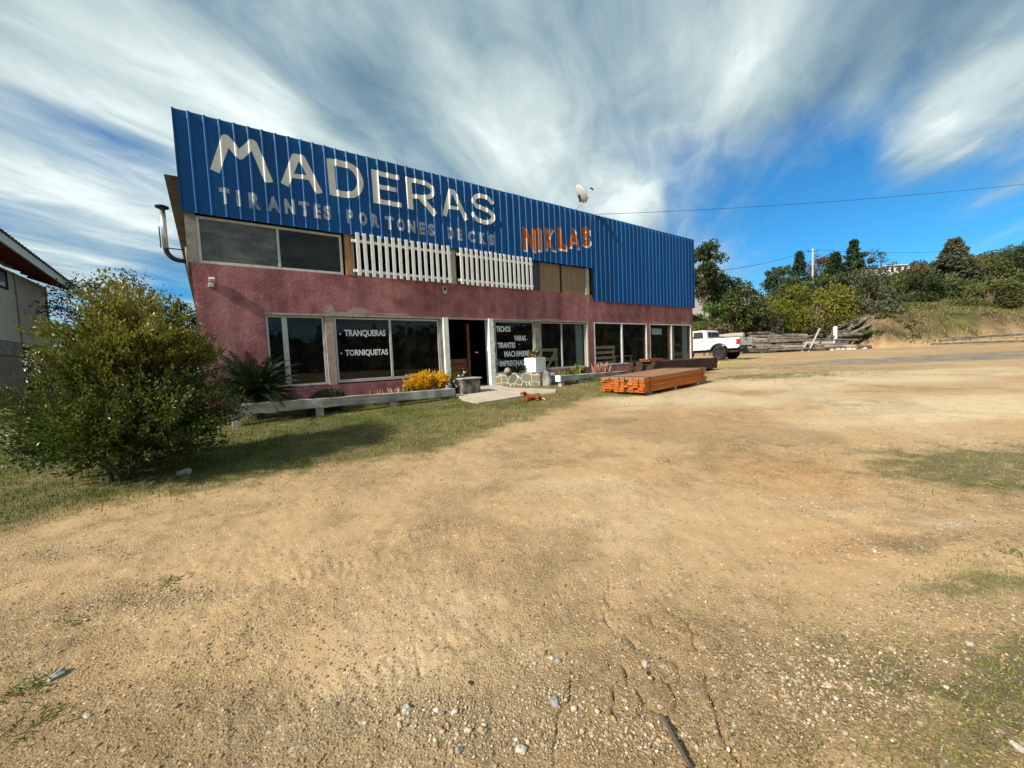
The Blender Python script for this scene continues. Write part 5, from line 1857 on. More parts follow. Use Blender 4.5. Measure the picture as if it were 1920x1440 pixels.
for sg in (-1, 1):
    for poly in ([(1.02, 1.41), (1.10, 1.78), (1.20, 1.83), (1.72, 1.83), (1.72, 1.40)], [(1.80, 1.40), (1.80, 1.83), (2.12, 1.83), (2.60, 1.40)]):
        w = MB()
        vs = [(sg * gx(z), y, z) for y, z in poly] + [(sg * (gx(z) - 0.03), y, z) for y, z in poly]
        k_ = len(poly)
        w.add(vs, [tuple(range(k_)), tuple(reversed(range(k_, 2 * k_)))] + [(k, (k + 1) % k_, k_ + (k + 1) % k_, k_ + k) for k in range(k_)])
        w.build('side_window', m_cargl_body, tr)
    for y0_, y1_ in ((0.98, 1.74), (1.79, 2.60)):
        d_ = MB().box(sg * 0.903 - 0.006, sg * 0.903 + 0.006, y0_, y1_, 0.70, 1.33).build('door', m_carw, tr, 0.004)
        MB().box(sg * 0.918 - 0.012, sg * 0.918 + 0.012, y0_ + 0.05, y0_ + 0.22, 1.18, 1.215).build('handle', m_blackpl, d_, 0.004)
w = MB()
w.add([(-0.70, 0.80, 1.48), (0.70, 0.80, 1.48), (0.62, 0.855, 1.80), (-0.62, 0.855, 1.80), (-0.70, 0.77, 1.48), (0.70, 0.77, 1.48), (0.62, 0.83, 1.80), (-0.62, 0.83, 1.80)],
      [(0, 1, 2, 3), (7, 6, 5, 4), (0, 4, 5, 1), (1, 5, 6, 2), (2, 6, 7, 3), (3, 7, 4, 0)])
w.build('rear_window', m_cargl_body, tr)
# roll bar
for sg in (-1, 1):
    MB().tube([(sg * 0.74, 0.52, 1.34), (sg * 0.66, 0.60, 1.72)], 0.035, 8).build('roll_bar', m_blackpl, tr, smooth=True)
    MB().tube([(sg * 0.70, 0.56, 1.55), (sg * 0.78, -0.35, 1.37)], 0.03, 8).build('roll_bar', m_blackpl, tr, smooth=True)
MB().tube([(-0.66, 0.60, 1.72), (0.66, 0.60, 1.72)], 0.035, 8).build('roll_bar', m_blackpl, tr, smooth=True)
for cy_ in (0.0, 3.08):
    for sg in (-1, 1):
        w = MB()
        prof = [(0.26, 0.13), (0.30, 0.15), (0.40, 0.145), (WR, 0.11), (WR, -0.11), (0.40, -0.145), (0.26, -0.13)]
        nn = 28
        vs, fs = [], []
        for k in range(nn):
            a = 2 * math.pi * k / nn
            for r, xo in prof:
                vs.append((sg * 0.80 + xo, cy_ + r * math.cos(a), WR + r * math.sin(a)))
        m_ = len(prof)
        for k in range(nn):
            for q in range(m_):
                fs.append((k * m_ + q, k * m_ + (q + 1) % m_, ((k + 1) % nn) * m_ + (q + 1) % m_, ((k + 1) % nn) * m_ + q))
        wh = w.add(vs, fs).build('wheel', m_rubber, tr, smooth=True)
        r_ = MB()
        r_.tube([(sg * 0.80 + sg * 0.05, cy_, WR), (sg * 0.80 + sg * 0.085, cy_, WR)], [0.265, 0.255], 20)
        for k in range(6):
            a = 2 * math.pi * k / 6
            r_.beam((sg * 0.893, cy_ + .05 * math.cos(a), WR + .05 * math.sin(a)), (sg * 0.893, cy_ + .24 * math.cos(a), WR + .24 * math.sin(a)), 0.05, 0.03)
        r_.tube([(sg * 0.86, cy_, WR), (sg * 0.92, cy_, WR)], 0.06, 12)
        r_.build('rim', m_blackpl, wh)
for cy_ in (0.0, 3.08):
    for sg in (-1, 1):
        outer = [(cy_ + (AR + 0.045) * math.cos(q), WR + (AR + 0.045) * math.sin(q)) for q in np.linspace(math.pi - 0.30, 0.30, 14)]
        inner = [(cy_ + (AR - 0.01) * math.cos(q), WR + (AR - 0.01) * math.sin(q)) for q in np.linspace(0.30, math.pi - 0.30, 14)]
        x0 = sg * 0.915 - 0.03
        ext2(outer + inner, x0, x0 + 0.06).build('wheel_flare', m_blackpl, tr)
MB().box(-0.70, 0.70, -1.0, 3.9, 0.46, 0.66).build('chassis', m_blackpl, tr)
# a short log in the bed
w = MB()
rg = random.Random(2)
w.tube([(-0.35, -1.25, 1.46), (-0.36, -0.6, 1.475), (-0.34, 0.2, 1.46)], [0.15, 0.155, 0.14], 12)
w.v = [tuple(tr.matrix_basis @ Vector(v)) for v in w.v]
lw = tr.matrix_basis @ Vector((-0.35, -0.5, 1.31))
solo(w, 'cut_log', m_palewood, 'grey log lying in the bed of the white pickup', 'log', 'W', tuple(lw))

# ------------------------------------------------------------------ the dog
dq = gp(998, 751)
DZ = gz2(dq.x, dq.y)
m_fur = bpy.data.materials.new('russet_fur')
m_fur.use_nodes = True
t = NT(m_fur.node_tree)
p = t.n['Principled BSDF']
p.inputs['Roughness'].default_value = 0.85
p.inputs['Specular IOR Level'].default_value = 0.2
co = t.new('ShaderNodeTexCoord').outputs['Object']
c = t.mix(t.smooth(t.noise(co, 7, 5, 0.65), 0.35, 0.65), (0.25, 0.066, 0.020), (0.15, 0.036, 0.013))
c = t.mix(t.math('MULTIPLY', t.noise(co, 60, 4, 0.7), 0.4), c, (0.42, 0.15, 0.05))
sx = t.new('ShaderNodeSeparateXYZ')
t.link(co, sx.inputs[0])
lo_ = t.math('MULTIPLY', t.smooth(sx.outputs[0], 0.22, 0.30), t.smooth(sx.outputs[2], 0.10, 0.05))
c = t.mix(lo_, c, (0.55, 0.34, 0.18))
t.link(c, p.inputs['Base Color'])
b = t.new('ShaderNodeBump')
b.inputs['Strength'].default_value = 0.6
b.inputs['Distance'].default_value = 0.01
t.link(t.noise(t.mapping(co, scale=(20, 60, 60)), 1.0, 4, 0.7), b.inputs['Height'])
t.link(b.outputs[0], p.inputs['Normal'])


def skin(name, verts, edges, m, parent, root=0, sub=2):
    me = bpy.data.meshes.new(name)
    me.from_pydata([v[:3] for v in verts], edges, [])
    o = bpy.data.objects.new(name, me)
    col.objects.link(o)
    md = o.modifiers.new('skin', 'SKIN')
    md.use_smooth_shade = True
    sv = me.skin_vertices[0].data
    for k, v in enumerate(verts):
        r = v[3]
        sv[k].radius = (r, r) if not hasattr(r, '__len__') else r
        sv[k].use_root = (k == root)
    s2 = o.modifiers.new('sub', 'SUBSURF')
    s2.levels = s2.render_levels = sub
    me.materials.append(m)
    o.parent = parent
    return o


dog = thing('dog', 'russet brown dog lying by the doorstep with its head raised', 'dog', 'L', (dq.x, dq.y, DZ), rad(8))
dog.scale = (0.76, 0.76, 0.80)
V = [(0.20, 0, 0.105, (0.085, 0.10)), (0.08, 0, 0.115, (0.088, 0.09)), (-0.06, 0, 0.12, (0.095, 0.085)), (-0.17, -0.01, 0.135, (0.085, 0.08)),
     (-0.225, -0.02, 0.19, 0.060), (-0.255, -0.03, 0.245, 0.062), (-0.275, -0.07, 0.243, 0.052), (-0.295, -0.115, 0.228, 0.030), (-0.305, -0.145, 0.222, 0.022),
     (-0.19, -0.07, 0.07, 0.038), (-0.16, -0.10, 0.030, 0.026), (-0.27, -0.12, 0.020, 0.020), (-0.33, -0.13, 0.018, 0.021),
     (-0.20, 0.06, 0.07, 0.038), (-0.17, 0.08, 0.030, 0.026), (-0.28, 0.06, 0.020, 0.020), (-0.34, 0.06, 0.018, 0.021),
     (0.17, -0.09, 0.085, 0.062), (0.10, -0.135, 0.045, 0.036), (0.20, -0.155, 0.028, 0.024), (0.11, -0.165, 0.018, 0.020), (0.05, -0.17, 0.018, 0.020),
     (0.16, 0.09, 0.08, 0.055), (0.08, 0.125, 0.04, 0.03), (0.0, 0.14, 0.02, 0.02),
     (0.29, -0.03, 0.06, 0.030), (0.36, -0.09, 0.035, 0.024), (0.39, -0.16, 0.025, 0.018)]
E_ = [(0, 1), (1, 2), (2, 3), (3, 4), (4, 5), (5, 6), (6, 7), (7, 8), (3, 9), (9, 10), (10, 11), (11, 12), (3, 13), (13, 14), (14, 15), (15, 16),
      (0, 17), (17, 18), (18, 19), (19, 20), (20, 21), (0, 22), (22, 23), (23, 24), (0, 25), (25, 26), (26, 27)]
skin('body', V, E_, m_fur, dog)
for sg in (-1, 1):
    w = MB()
    b_ = Vector((-0.265 + 0.055 * sg * 0.9, -0.035, 0.275))
    pts = [b_, b_ + Vector((0.025 * sg, -0.012, -0.035)), b_ + Vector((0.034 * sg, -0.014, -0.075)), b_ + Vector((0.030 * sg, -0.012, -0.105))]
    w.tube(pts, [0.014, 0.026, 0.028, 0.012], 8)
    w.build('ear', m_fur, dog, smooth=True)
    w = MB()
    w.tube([(-0.283 + 0.022 * sg, -0.112, 0.258), (-0.284 + 0.022 * sg, -0.118, 0.258)], [0.008, 0.004], 8)
    w.build('eye', m_blackpl, dog, smooth=True)
MB().tube([(-0.308, -0.160, 0.228), (-0.309, -0.170, 0.227)], [0.013, 0.006], 8).build('nose', m_blackpl, dog, smooth=True)

# ------------------------------------------------------------------ brick house on the left
m_brick = bpy.data.materials.new('pale_brick')
m_brick.use_nodes = True
t = NT(m_brick.node_tree)
p = t.n['Principled BSDF']
p.inputs['Roughness'].default_value = 0.9
p.inputs['Specular IOR Level'].default_value = 0.15
co = t.new('ShaderNodeTexCoord').outputs['Object']
sx = t.new('ShaderNodeSeparateXYZ')
t.link(co, sx.inputs[0])
cb_ = t.new('ShaderNodeCombineXYZ')
t.link(sx.outputs[1], cb_.inputs[0])
t.link(sx.outputs[2], cb_.inputs[1])
br = t.new('ShaderNodeTexBrick')
br.inputs['Scale'].default_value = 1.0
br.inputs['Brick Width'].default_value = 0.28
br.inputs['Row Height'].default_value = 0.092
br.inputs['Mortar Size'].default_value = 0.010
br.inputs['Color1'].default_value = (0.72, 0.60, 0.49, 1)
br.inputs['Color2'].default_value = (0.60, 0.48, 0.385, 1)
br.inputs['Mortar'].default_value = (0.24, 0.21, 0.18, 1)
t.link(cb_.outputs[0], br.inputs['Vector'])
c = t.mix(t.math('MULTIPLY', t.noise(co, 1.1, 6, 0.6), 0.5), br.outputs['Color'], (0.50, 0.45, 0.39))
t.link(c, p.inputs['Base Color'])
b = t.new('ShaderNodeBump')
b.inputs['Strength'].default_value = 0.6
b.inputs['Distance'].default_value = 0.02
t.link(br.outputs['Fac'], b.inputs['Height'])
b.invert = True
t.link(b.outputs[0], p.inputs['Normal'])
m_redwood = woodmat('red_rafter', (0.20, 0.045, 0.025), (0.11, 0.025, 0.015), (1.2, 20, 20), 0.7, 0.3)
hs = thing('brick_house', 'pale brick two storey house with white fascia and red rafters', 'house', 'F', (-10, 15, 0.8))
gzb = gz(*fac(-9, 15, 0)[:2])
MB().box(-14, -7.6, 8.0, 20.8, 3.17, 6.3).build('wall', m_brick, hs)
MB().box(-14, -7.58, 8.0, 16.95, 2.56, 3.17).box(-14, -7.62, 16.95, 20.8, 3.0, 3.17).build('floor_band', m_conc, hs)
MB().box(-14, -7.62, 8.0, 16.9, gzb - 0.5, 2.56).build('ground_storey', mat('red_brick_base', (0.27, 0.19, 0.15), 0.9, 0.15, var=0.25, scale=3, bump=0.4, streak=((0.5, 0.5, 11), (0.16, 0.11, 0.09), 0.8)), hs)
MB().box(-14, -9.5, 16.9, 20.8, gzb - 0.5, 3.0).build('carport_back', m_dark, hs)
MB().box(-7.85, -7.65, 20.55, 20.75, gzb - 0.5, 3.0).build('carport_post', m_conc, hs)
MB().box(-7.595, -7.57, 16.98, 17.06, 3.17, 6.3).box(-7.595, -7.57, 20.6, 20.8, 3.17, 6.3).build('joint_pilaster', m_conc, hs)


def eave(y):
    return 6.70 - 0.071 * (y - 12.5)


w = MB()
for (ya_, yb2) in ((7.5, 21.2),):
    w.add([(-6.60, ya_, eave(ya_)), (-6.60, yb2, eave(yb2)), (-6.60, yb2, eave(yb2) + 0.36), (-6.60, ya_, eave(ya_) + 0.36), (-6.66, ya_, eave(ya_)), (-6.66, yb2, eave(yb2)), (-6.66, yb2, eave(yb2) + 0.36), (-6.66, ya_, eave(ya_) + 0.36)],
          [(0, 1, 2, 3), (7, 6, 5, 4), (0, 4, 5, 1), (1, 5, 6, 2), (2, 6, 7, 3), (3, 7, 4, 0)])
w.build('fascia', mat('fascia_white', (0.60, 0.60, 0.56), 0.7, 0.25, var=0.08, scale=2, dirt=(3, (0.42, 0.40, 0.36), 0.4)), hs)
w = MB()
n = 200
vs, fs = [], []
for k in range(n):
    y = 7.3 + 14.0 * k / (n - 1)
    rp = 0.03 * math.sin(k * math.pi / 2 + 0.4)
    for s, dz_ in ((-6.52, 0.40), (-9.4, 1.6), (-14, 0.2)):
        vs.append((s, y, eave(y) + dz_ + rp))
for k in range(n - 1):
    for q in range(2):
        fs.append((3 * k + q, 3 * k + q + 1, 3 * k + 3 + q + 1, 3 * k + 3 + q))
ro = w.add(vs, fs).build('roof', m_tin, hs)
add_solid(ro, 0.025)
for k in range(17):
    y = 8.1 + k * 0.8
    w = MB()
    w.beam((-6.67, y, eave(y) + 0.12), (-8.2, y, eave(y) + 0.72), 0.09, 0.15)
    w.build('rafter', m_redwood, hs)
w = MB()
w.add([(-6.67, 7.6, eave(7.6) + 0.28), (-6.67, 21.1, eave(21.1) + 0.28), (-9.0, 21.1, eave(21.1) + 1.2), (-9.0, 7.6, eave(7.6) + 1.2)], [(0, 1, 2, 3)])
so_ = w.build('soffit', m_redwood, hs)
add_solid(so_, 0.02)
f = MB()
for (a, b_, c_, d_) in ((14.6, 16.25, 6.10, 6.20), (14.6, 16.25, 5.40, 5.48), (16.13, 16.25, 5.48, 6.10), (14.6, 14.7, 5.48, 6.10)):
    f.box(-7.62, -7.56, a, b_, c_, d_)
fr = f.build('window', m_dark, hs)
MB().box(-7.60, -7.59, 14.7, 16.13, 5.48, 6.10).build('pane', mat('house_pane', (0.20, 0.22, 0.24), 0.1, 0.5), fr)

# ------------------------------------------------------------------ the big bush in front
bq = gp(225, 898)
m_bushleaf = leafmat('bush_leaf', (0.032, 0.066, 0.009), (0.135, 0.155, 0.020), (0.33, 0.26, 0.045), 0.40, 0.5, 0.30)
m_twig = mat('twig', (0.10, 0.075, 0.05), 0.9, 0.1, var=0.2, scale=9)
bush = thing('large_bush', 'large loose leafy bush turning olive at its top, in the left foreground', 'bush', 'L', (bq.x, bq.y, gz(bq.x, bq.y)))
rg = np.random.default_rng(33)
tips, bases = [], []
NT_ = 2100
for k in range(NT_):
    u = rg.uniform()
    d = rg.normal(0, 1, 3)
    d /= np.linalg.norm(d)
    if u < 0.58:
        q = np.array([0.02, 0.15, 0.78]) + d * np.array([1.20, 1.0, 0.76]) * rg.uniform(0.45, 1.08)
        g_ = np.array([0.1 * d[0], 0.15 + .1 * d[1], 0.30])
    else:
        d = d / (np.abs(d) ** 3.2).sum() ** (1 / 3.2)
        d[2] = abs(d[2]) * 1.05 - 0.25
        q = np.array([0.06, 0.30, 1.40]) + d * np.array([0.80, 0.75, 0.80]) * rg.uniform(0.45, 1.08)
        g_ = np.array([0.05, 0.3, 0.9])
    q = q * (0.88 + 0.30 * float(vnoise(np.array([d[0] * 2.2 + 5]), np.array([d[2] * 2.2 + d[1]]), 3)[0])) 
    if q[2] < 0.10:
        q[2] = 0.10 + abs(rg.normal(0, 0.08))
    tips.append(q)
    bases.append(g_ + (q - g_) * rg.uniform(0.35, 0.6))
tips, bases = np.array(tips), np.array(bases)
Pl, Tt, Dr = [], [], []
for q, b0 in zip(tips, bases):
    n = int(rg.uniform(34, 58))
    v = q - b0
    L = np.linalg.norm(v)
    u = rg.uniform(0.15, 1.0, n)
    bend = np.array([0, 0, 0.10]) * np.sin(u * np.pi)[:, None]
    Pl.append(b0 + v * u[:, None] + bend * (q[2] > 1.3) + rg.normal(0, 0.020, (n, 3)))
    Dr.append(np.repeat([v / L + np.array([0, 0, 0.2])], n, 0))
    ht = np.clip((q[2] - 0.75) / 1.1, 0, 1)
    clump = float(vnoise(np.array([q[0] * 2.5 + 9]), np.array([q[2] * 2.5 + q[1] * 1.5]), 8)[0])
    Tt.append(0.05 + 0.52 * ht + 0.30 * (clump - 0.3) + rg.uniform(-0.22, 0.22, n))
crown('crown', np.concatenate(Pl), 0.043, m_bushleaf, bush, rg, np.concatenate(Tt), 0.52, 0.25, np.concatenate(Dr))
w = MB()
for k in range(0, NT_, 3):
    w.tube([tuple(bases[k]), tuple((bases[k] + tips[k]) / 2 + [0, 0, 0.03]), tuple(tips[k])], [0.005, 0.004, 0.002], 4, False)
for k in range(14):
    a = 2 * math.pi * k / 14 * 2.4
    e = bases[k * 17]
    w.tube([(0.06 * math.cos(a), 0.06 * math.sin(a), -0.05), (0.2 * math.cos(a), 0.18 * math.sin(a) + .05, 0.3), tuple(e)], [0.013, 0.010, 0.005], 6, False)
w.build('stem', m_twig, bush)
# pale stones at its foot
rg = random.Random(6)


def rock(loc, r, label, m, seed, name='stone', sq=(1, 0.8, 0.6)):
    rg = random.Random(seed)
    bm = bmesh.new()
    bmesh.ops.create_icosphere(bm, subdivisions=2, radius=1)
    for v in bm.verts:
        n_ = float(vnoise(np.array([v.co.x * 1.7 + seed]), np.array([v.co.y * 1.7 + v.co.z * 2.1]), seed)[0])
        v.co *= 0.62 + 0.7 * n_
        v.co = Vector((v.co.x * r * sq[0], v.co.y * r * sq[1], v.co.z * r * sq[2]))
    me = bpy.data.meshes.new(name)
    bm.to_mesh(me)
    bm.free()
    me.materials.append(m)
    o = bpy.data.objects.new(name, me)
    o.location = (loc.x, loc.y, gz2(loc.x, loc.y) + r * sq[2] * 0.12)
    o.rotation_euler = (0, 0, rg.uniform(0, 6))
    col.objects.link(o)
    return tag(o, label, 'stone')


m_pale = mat('pale_rock', (0.50, 0.46, 0.39), 0.95, 0.15, var=0.3, scale=30, bump=0.5, bscale=60, dark=(0.34, 0.30, 0.25))
m_greyrock = mat('grey_rock', (0.24, 0.235, 0.24), 0.9, 0.2, var=0.3, scale=30, bump=0.5, bscale=60, dark=(0.34, 0.31, 0.27))
rock(gp(205, 884), 0.07, 'white stone at the foot of the large bush', m_planter, 1, sq=(0.8, 0.8, 1.2))
rock(gp(348, 888), 0.10, 'grey stone in the grass right of the large bush', m_pale, 2)
rock(gp(108, 1270), 0.036, 'chunky two toned stone with weeds at its side, left foreground', m_greyrock, 3)
rock(gp(762, 1333), 0.022, 'pale stone beside a small pebble cluster, bottom centre', m_pale, 4)
rock(gp(820, 1330), 0.017, 'rounded whitish stone right of the pale cluster stone', m_pale, 5)
rock(gp(1046, 1240), 0.020, 'grey white stone above the dark pebble heap', m_greyrock, 6)
rock(gp(1040, 1316), 0.026, 'dark grey stone in the pebble heap left of the stick', m_greyrock, 7)
rock(gp(1210, 1250), 0.022, 'pinkish angular stone above the dark stick', mat('pink_rock', (0.48, 0.34, 0.27), 0.684, 0.15, var=0.3, scale=30), 8)
rock(gp(978, 1405), 0.022, 'light egg shaped stone at the bottom edge left of the stick', m_pale, 9)
rock(gp(860, 1410), 0.019, 'brownish stone at the bottom edge', m_stone, 10)
rock(gp(163, 1343), 0.019, 'flat white stone by a grass clump, lower left', m_pale, 11, sq=(1.2, 0.6, 0.4))
rock(gp(882, 1278), 0.012, 'small dark slate chip below the tyre prints', m_dark, 12, sq=(1, .8, .4))
rock(gp(1908, 1404), 0.020, 'white chip at the lower right corner', m_pale, 13, sq=(1.3, 0.6, 0.4))
rock(gp(1818, 1208), 0.017, 'white stone among the weeds on the right', m_pale, 14, sq=(1.1, .8, .5))

# lone weed tufts on the dirt
for k, (px, py, n, hg2, sp, lab) in enumerate((
        (325, 1088, 120, 0.055, 0.16, 'flat green weed tuft alone below the lawn edge'), (155, 1160, 70, 0.05, 0.13, 'dark weed tuft in the pebbles at far left'),
        (236, 1126, 40, 0.045, 0.10, 'small weed sprig above the far left tuft'), (225, 1044, 40, 0.04, 0.13, 'faint weed sprig just below the lawn edge'),
        (75, 1350, 110, 0.055, 0.16, 'straggling grass clump in the lower left corner'), (50, 1297, 80, 0.06, 0.12, 'greyish grass clump left of the two toned stone'),
        (1248, 868, 60, 0.05, 0.18, 'lone weed tuft in the middle of the dirt yard'), (1372, 1060, 40, 0.03, 0.09, 'tiny weed sprig on bare dirt right of the middle'),
        (1448, 1123, 50, 0.03, 0.10, 'low weed sprig at the edge of the pebbly ground'), (1640, 1112, 40, 0.03, 0.12, 'sparse flat weed right of the pebbly ground'),
        (1890, 1030, 70, 0.05, 0.12, 'leafy weed at the right border of the yard'), (1850, 906, 110, 0.06, 0.28, 'greenest clump in the weedy patch on the right'))):
    q = gp(px, py)
    tuft('weed_tuft', lab, 'weed', (q.x, q.y, gz2(q.x, q.y)), n, hg2, sp * 1.6, grm, 300 + k, 0.22, 0.10, 'leaves', 'weed tufts on the dirt')
a, b_ = gp(1243, 1348), gp(1295, 1450)
w = MB().tube([(a.x, a.y, gz2(a.x, a.y) + 0.012), ((a.x + b_.x) / 2, (a.y + b_.y) / 2, gz2((a.x + b_.x) / 2, (a.y + b_.y) / 2) + 0.016), (b_.x, b_.y, gz2(b_.x, b_.y) + 0.012)], [0.006, 0.010, 0.008], 7)
solo(w, 'stick', mat('dark_stick', (0.095, 0.075, 0.058), 0.9, 0.15, var=0.3, scale=30, bump=0.4), 'dark rotten stick on the dirt at the bottom edge', 'stick', 'W', (a.x, a.y, gz2(a.x, a.y)))

# ------------------------------------------------------------------ background trees
def greens(name, k, warm=0.0, trans=0.2):
    a = np.array([0.022, 0.034, 0.012]) * k + np.array([0.02, 0.008, 0]) * warm
    b_ = np.array([0.055, 0.075, 0.020]) * k + np.array([0.05, 0.018, 0]) * warm
    c_ = np.array([0.120, 0.135, 0.042]) * k + np.array([0.08, 0.03, 0]) * warm
    return leafmat(name, tuple(a), tuple(b_), tuple(c_), 0.6, 0.25, trans)


g_dark = greens('dark_foliage', 0.85)
g_mid = greens('mid_foliage', 1.25)
g_bright = leafmat('bright_foliage', (0.03, 0.065, 0.012), (0.07, 0.135, 0.022), (0.13, 0.20, 0.04), 0.6, 0.25, 0.25)
g_yel = leafmat('yellow_green_foliage', (0.075, 0.085, 0.010), (0.165, 0.165, 0.018), (0.27, 0.24, 0.035), 0.6, 0.25, 0.3)
g_olive = greens('olive_foliage', 1.25, 0.55)
g_grey = leafmat('grey_green_foliage', (0.050, 0.055, 0.032), (0.095, 0.100, 0.055), (0.165, 0.165, 0.100), 0.65, 0.2, 0.2)
g_brown = leafmat('brownish_foliage', (0.075, 0.05, 0.025), (0.14, 0.095, 0.05), (0.22, 0.15, 0.08), 0.65, 0.2, 0.2)
g_red = leafmat('reddish_foliage', (0.10, 0.035, 0.018), (0.21, 0.07, 0.035), (0.30, 0.12, 0.06), 0.65, 0.2, 0.2)
g_con = leafmat('conifer_foliage', (0.014, 0.030, 0.011), (0.036, 0.062, 0.020), (0.075, 0.105, 0.036), 0.6, 0.25, 0.1)


def bgtree(name, label, cat, px, ptop, pbot, wpx, depth, m, seed, n=3200, kind='broad', leaf=0.30, clumps=40, trunk=True, group=None, squash=1.0, sparse=0.0):
    c_ = at(px, (ptop + pbot) / 2, depth)
    zt, zb = at(px, ptop, depth).z, at(px, pbot, depth).z
    n, leaf = int(n * 1.5), leaf * 1.12
    g0 = gz(c_.x, depth)
    th = thing(name, label, cat, 'L', (c_.x, depth, g0), 0, group)
    rg = np.random.default_rng(seed)
    zt, zb = zt - g0, zb - g0
    hw = wpx / FPX * depth / 2 * 1.02
    hh = (zt - zb) / 2
    zc_ = (zt + zb) / 2
    if kind == 'conifer':
        n = int(n * 1.9)
        clumps = int(clumps * 1.5)
        u = rg.uniform(0, 1, clumps) ** 0.75
        a = rg.uniform(0, 2 * np.pi, clumps)
        rr_ = hw * (1.02 - u) ** 0.85 * rg.uniform(0.55, 1.05, clumps) + 0.04 * hw
        C = np.stack([rr_ * np.cos(a), rr_ * np.sin(a), zb + u * (zt - zb) * 0.96], 1)
        cr = np.maximum(hw * (0.46 * (1.05 - u)), 0.14 * hw)
        fl = 0.45
    else:
        d = rg.normal(0, 1, (clumps, 3))
        d /= np.linalg.norm(d, axis=1)[:, None]
        rad_ = rg.uniform(0.35, 0.92, clumps) ** 0.6
        irr = 0.72 + 0.55 * vnoise(d[:, 0] * 2 + seed, d[:, 2] * 2 + d[:, 1], seed)
        C = d * rad_[:, None] * irr[:, None] * np.array([hw, hw * squash, hh]) * 0.95 + np.array([0, 0, zc_])
        cr = rg.uniform(0.20, 0.40, clumps) * min(hw, hh * 1.3)
        fl = 0.75
    per = max(8, n // clumps)
    off = rg.normal(0, 1, (clumps, per, 3))
    off /= np.linalg.norm(off, axis=2)[..., None]
    off *= rg.uniform(0.3, 1.05, (clumps, per, 1)) ** (0.5 + sparse)
    P0 = C[:, None, :] + off * cr[:, None, None] * np.array([1, 1, fl])
    ct = np.repeat(rg.uniform(0.15, 0.75, clumps), per) + rg.uniform(-.28, .28, clumps * per)
    P0 = P0.reshape(-1, 3)
    P0[:, 2] = np.maximum(P0[:, 2], 0.02)
    crown('crown', P0, leaf, m, th, rg, ct, 0.55, 0.35)
    w = MB()
    rt_ = max(0.06, hw * 0.055)
    w.tube([(0, 0, -0.3), (0.05 * hw, 0, max(0.3, zb * 0.5)), (0, 0, zc_), (0, 0, zc_ + hh * (0.9 if kind == 'conifer' else 0.3))], [rt_ * 1.3, rt_, rt_ * 0.7, rt_ * 0.2], 7)
    if kind != 'conifer':
        for k in range(0, clumps, 3):
            w.tube([(0, 0, max(0.2, zb * 0.8)), tuple(C[k] * [0.5, 0.5, 0.9]), tuple(C[k])], [rt_ * 0.5, rt_ * 0.3, rt_ * 0.08], 5, False)
    w.build('trunk', m_bark, th)
    return th


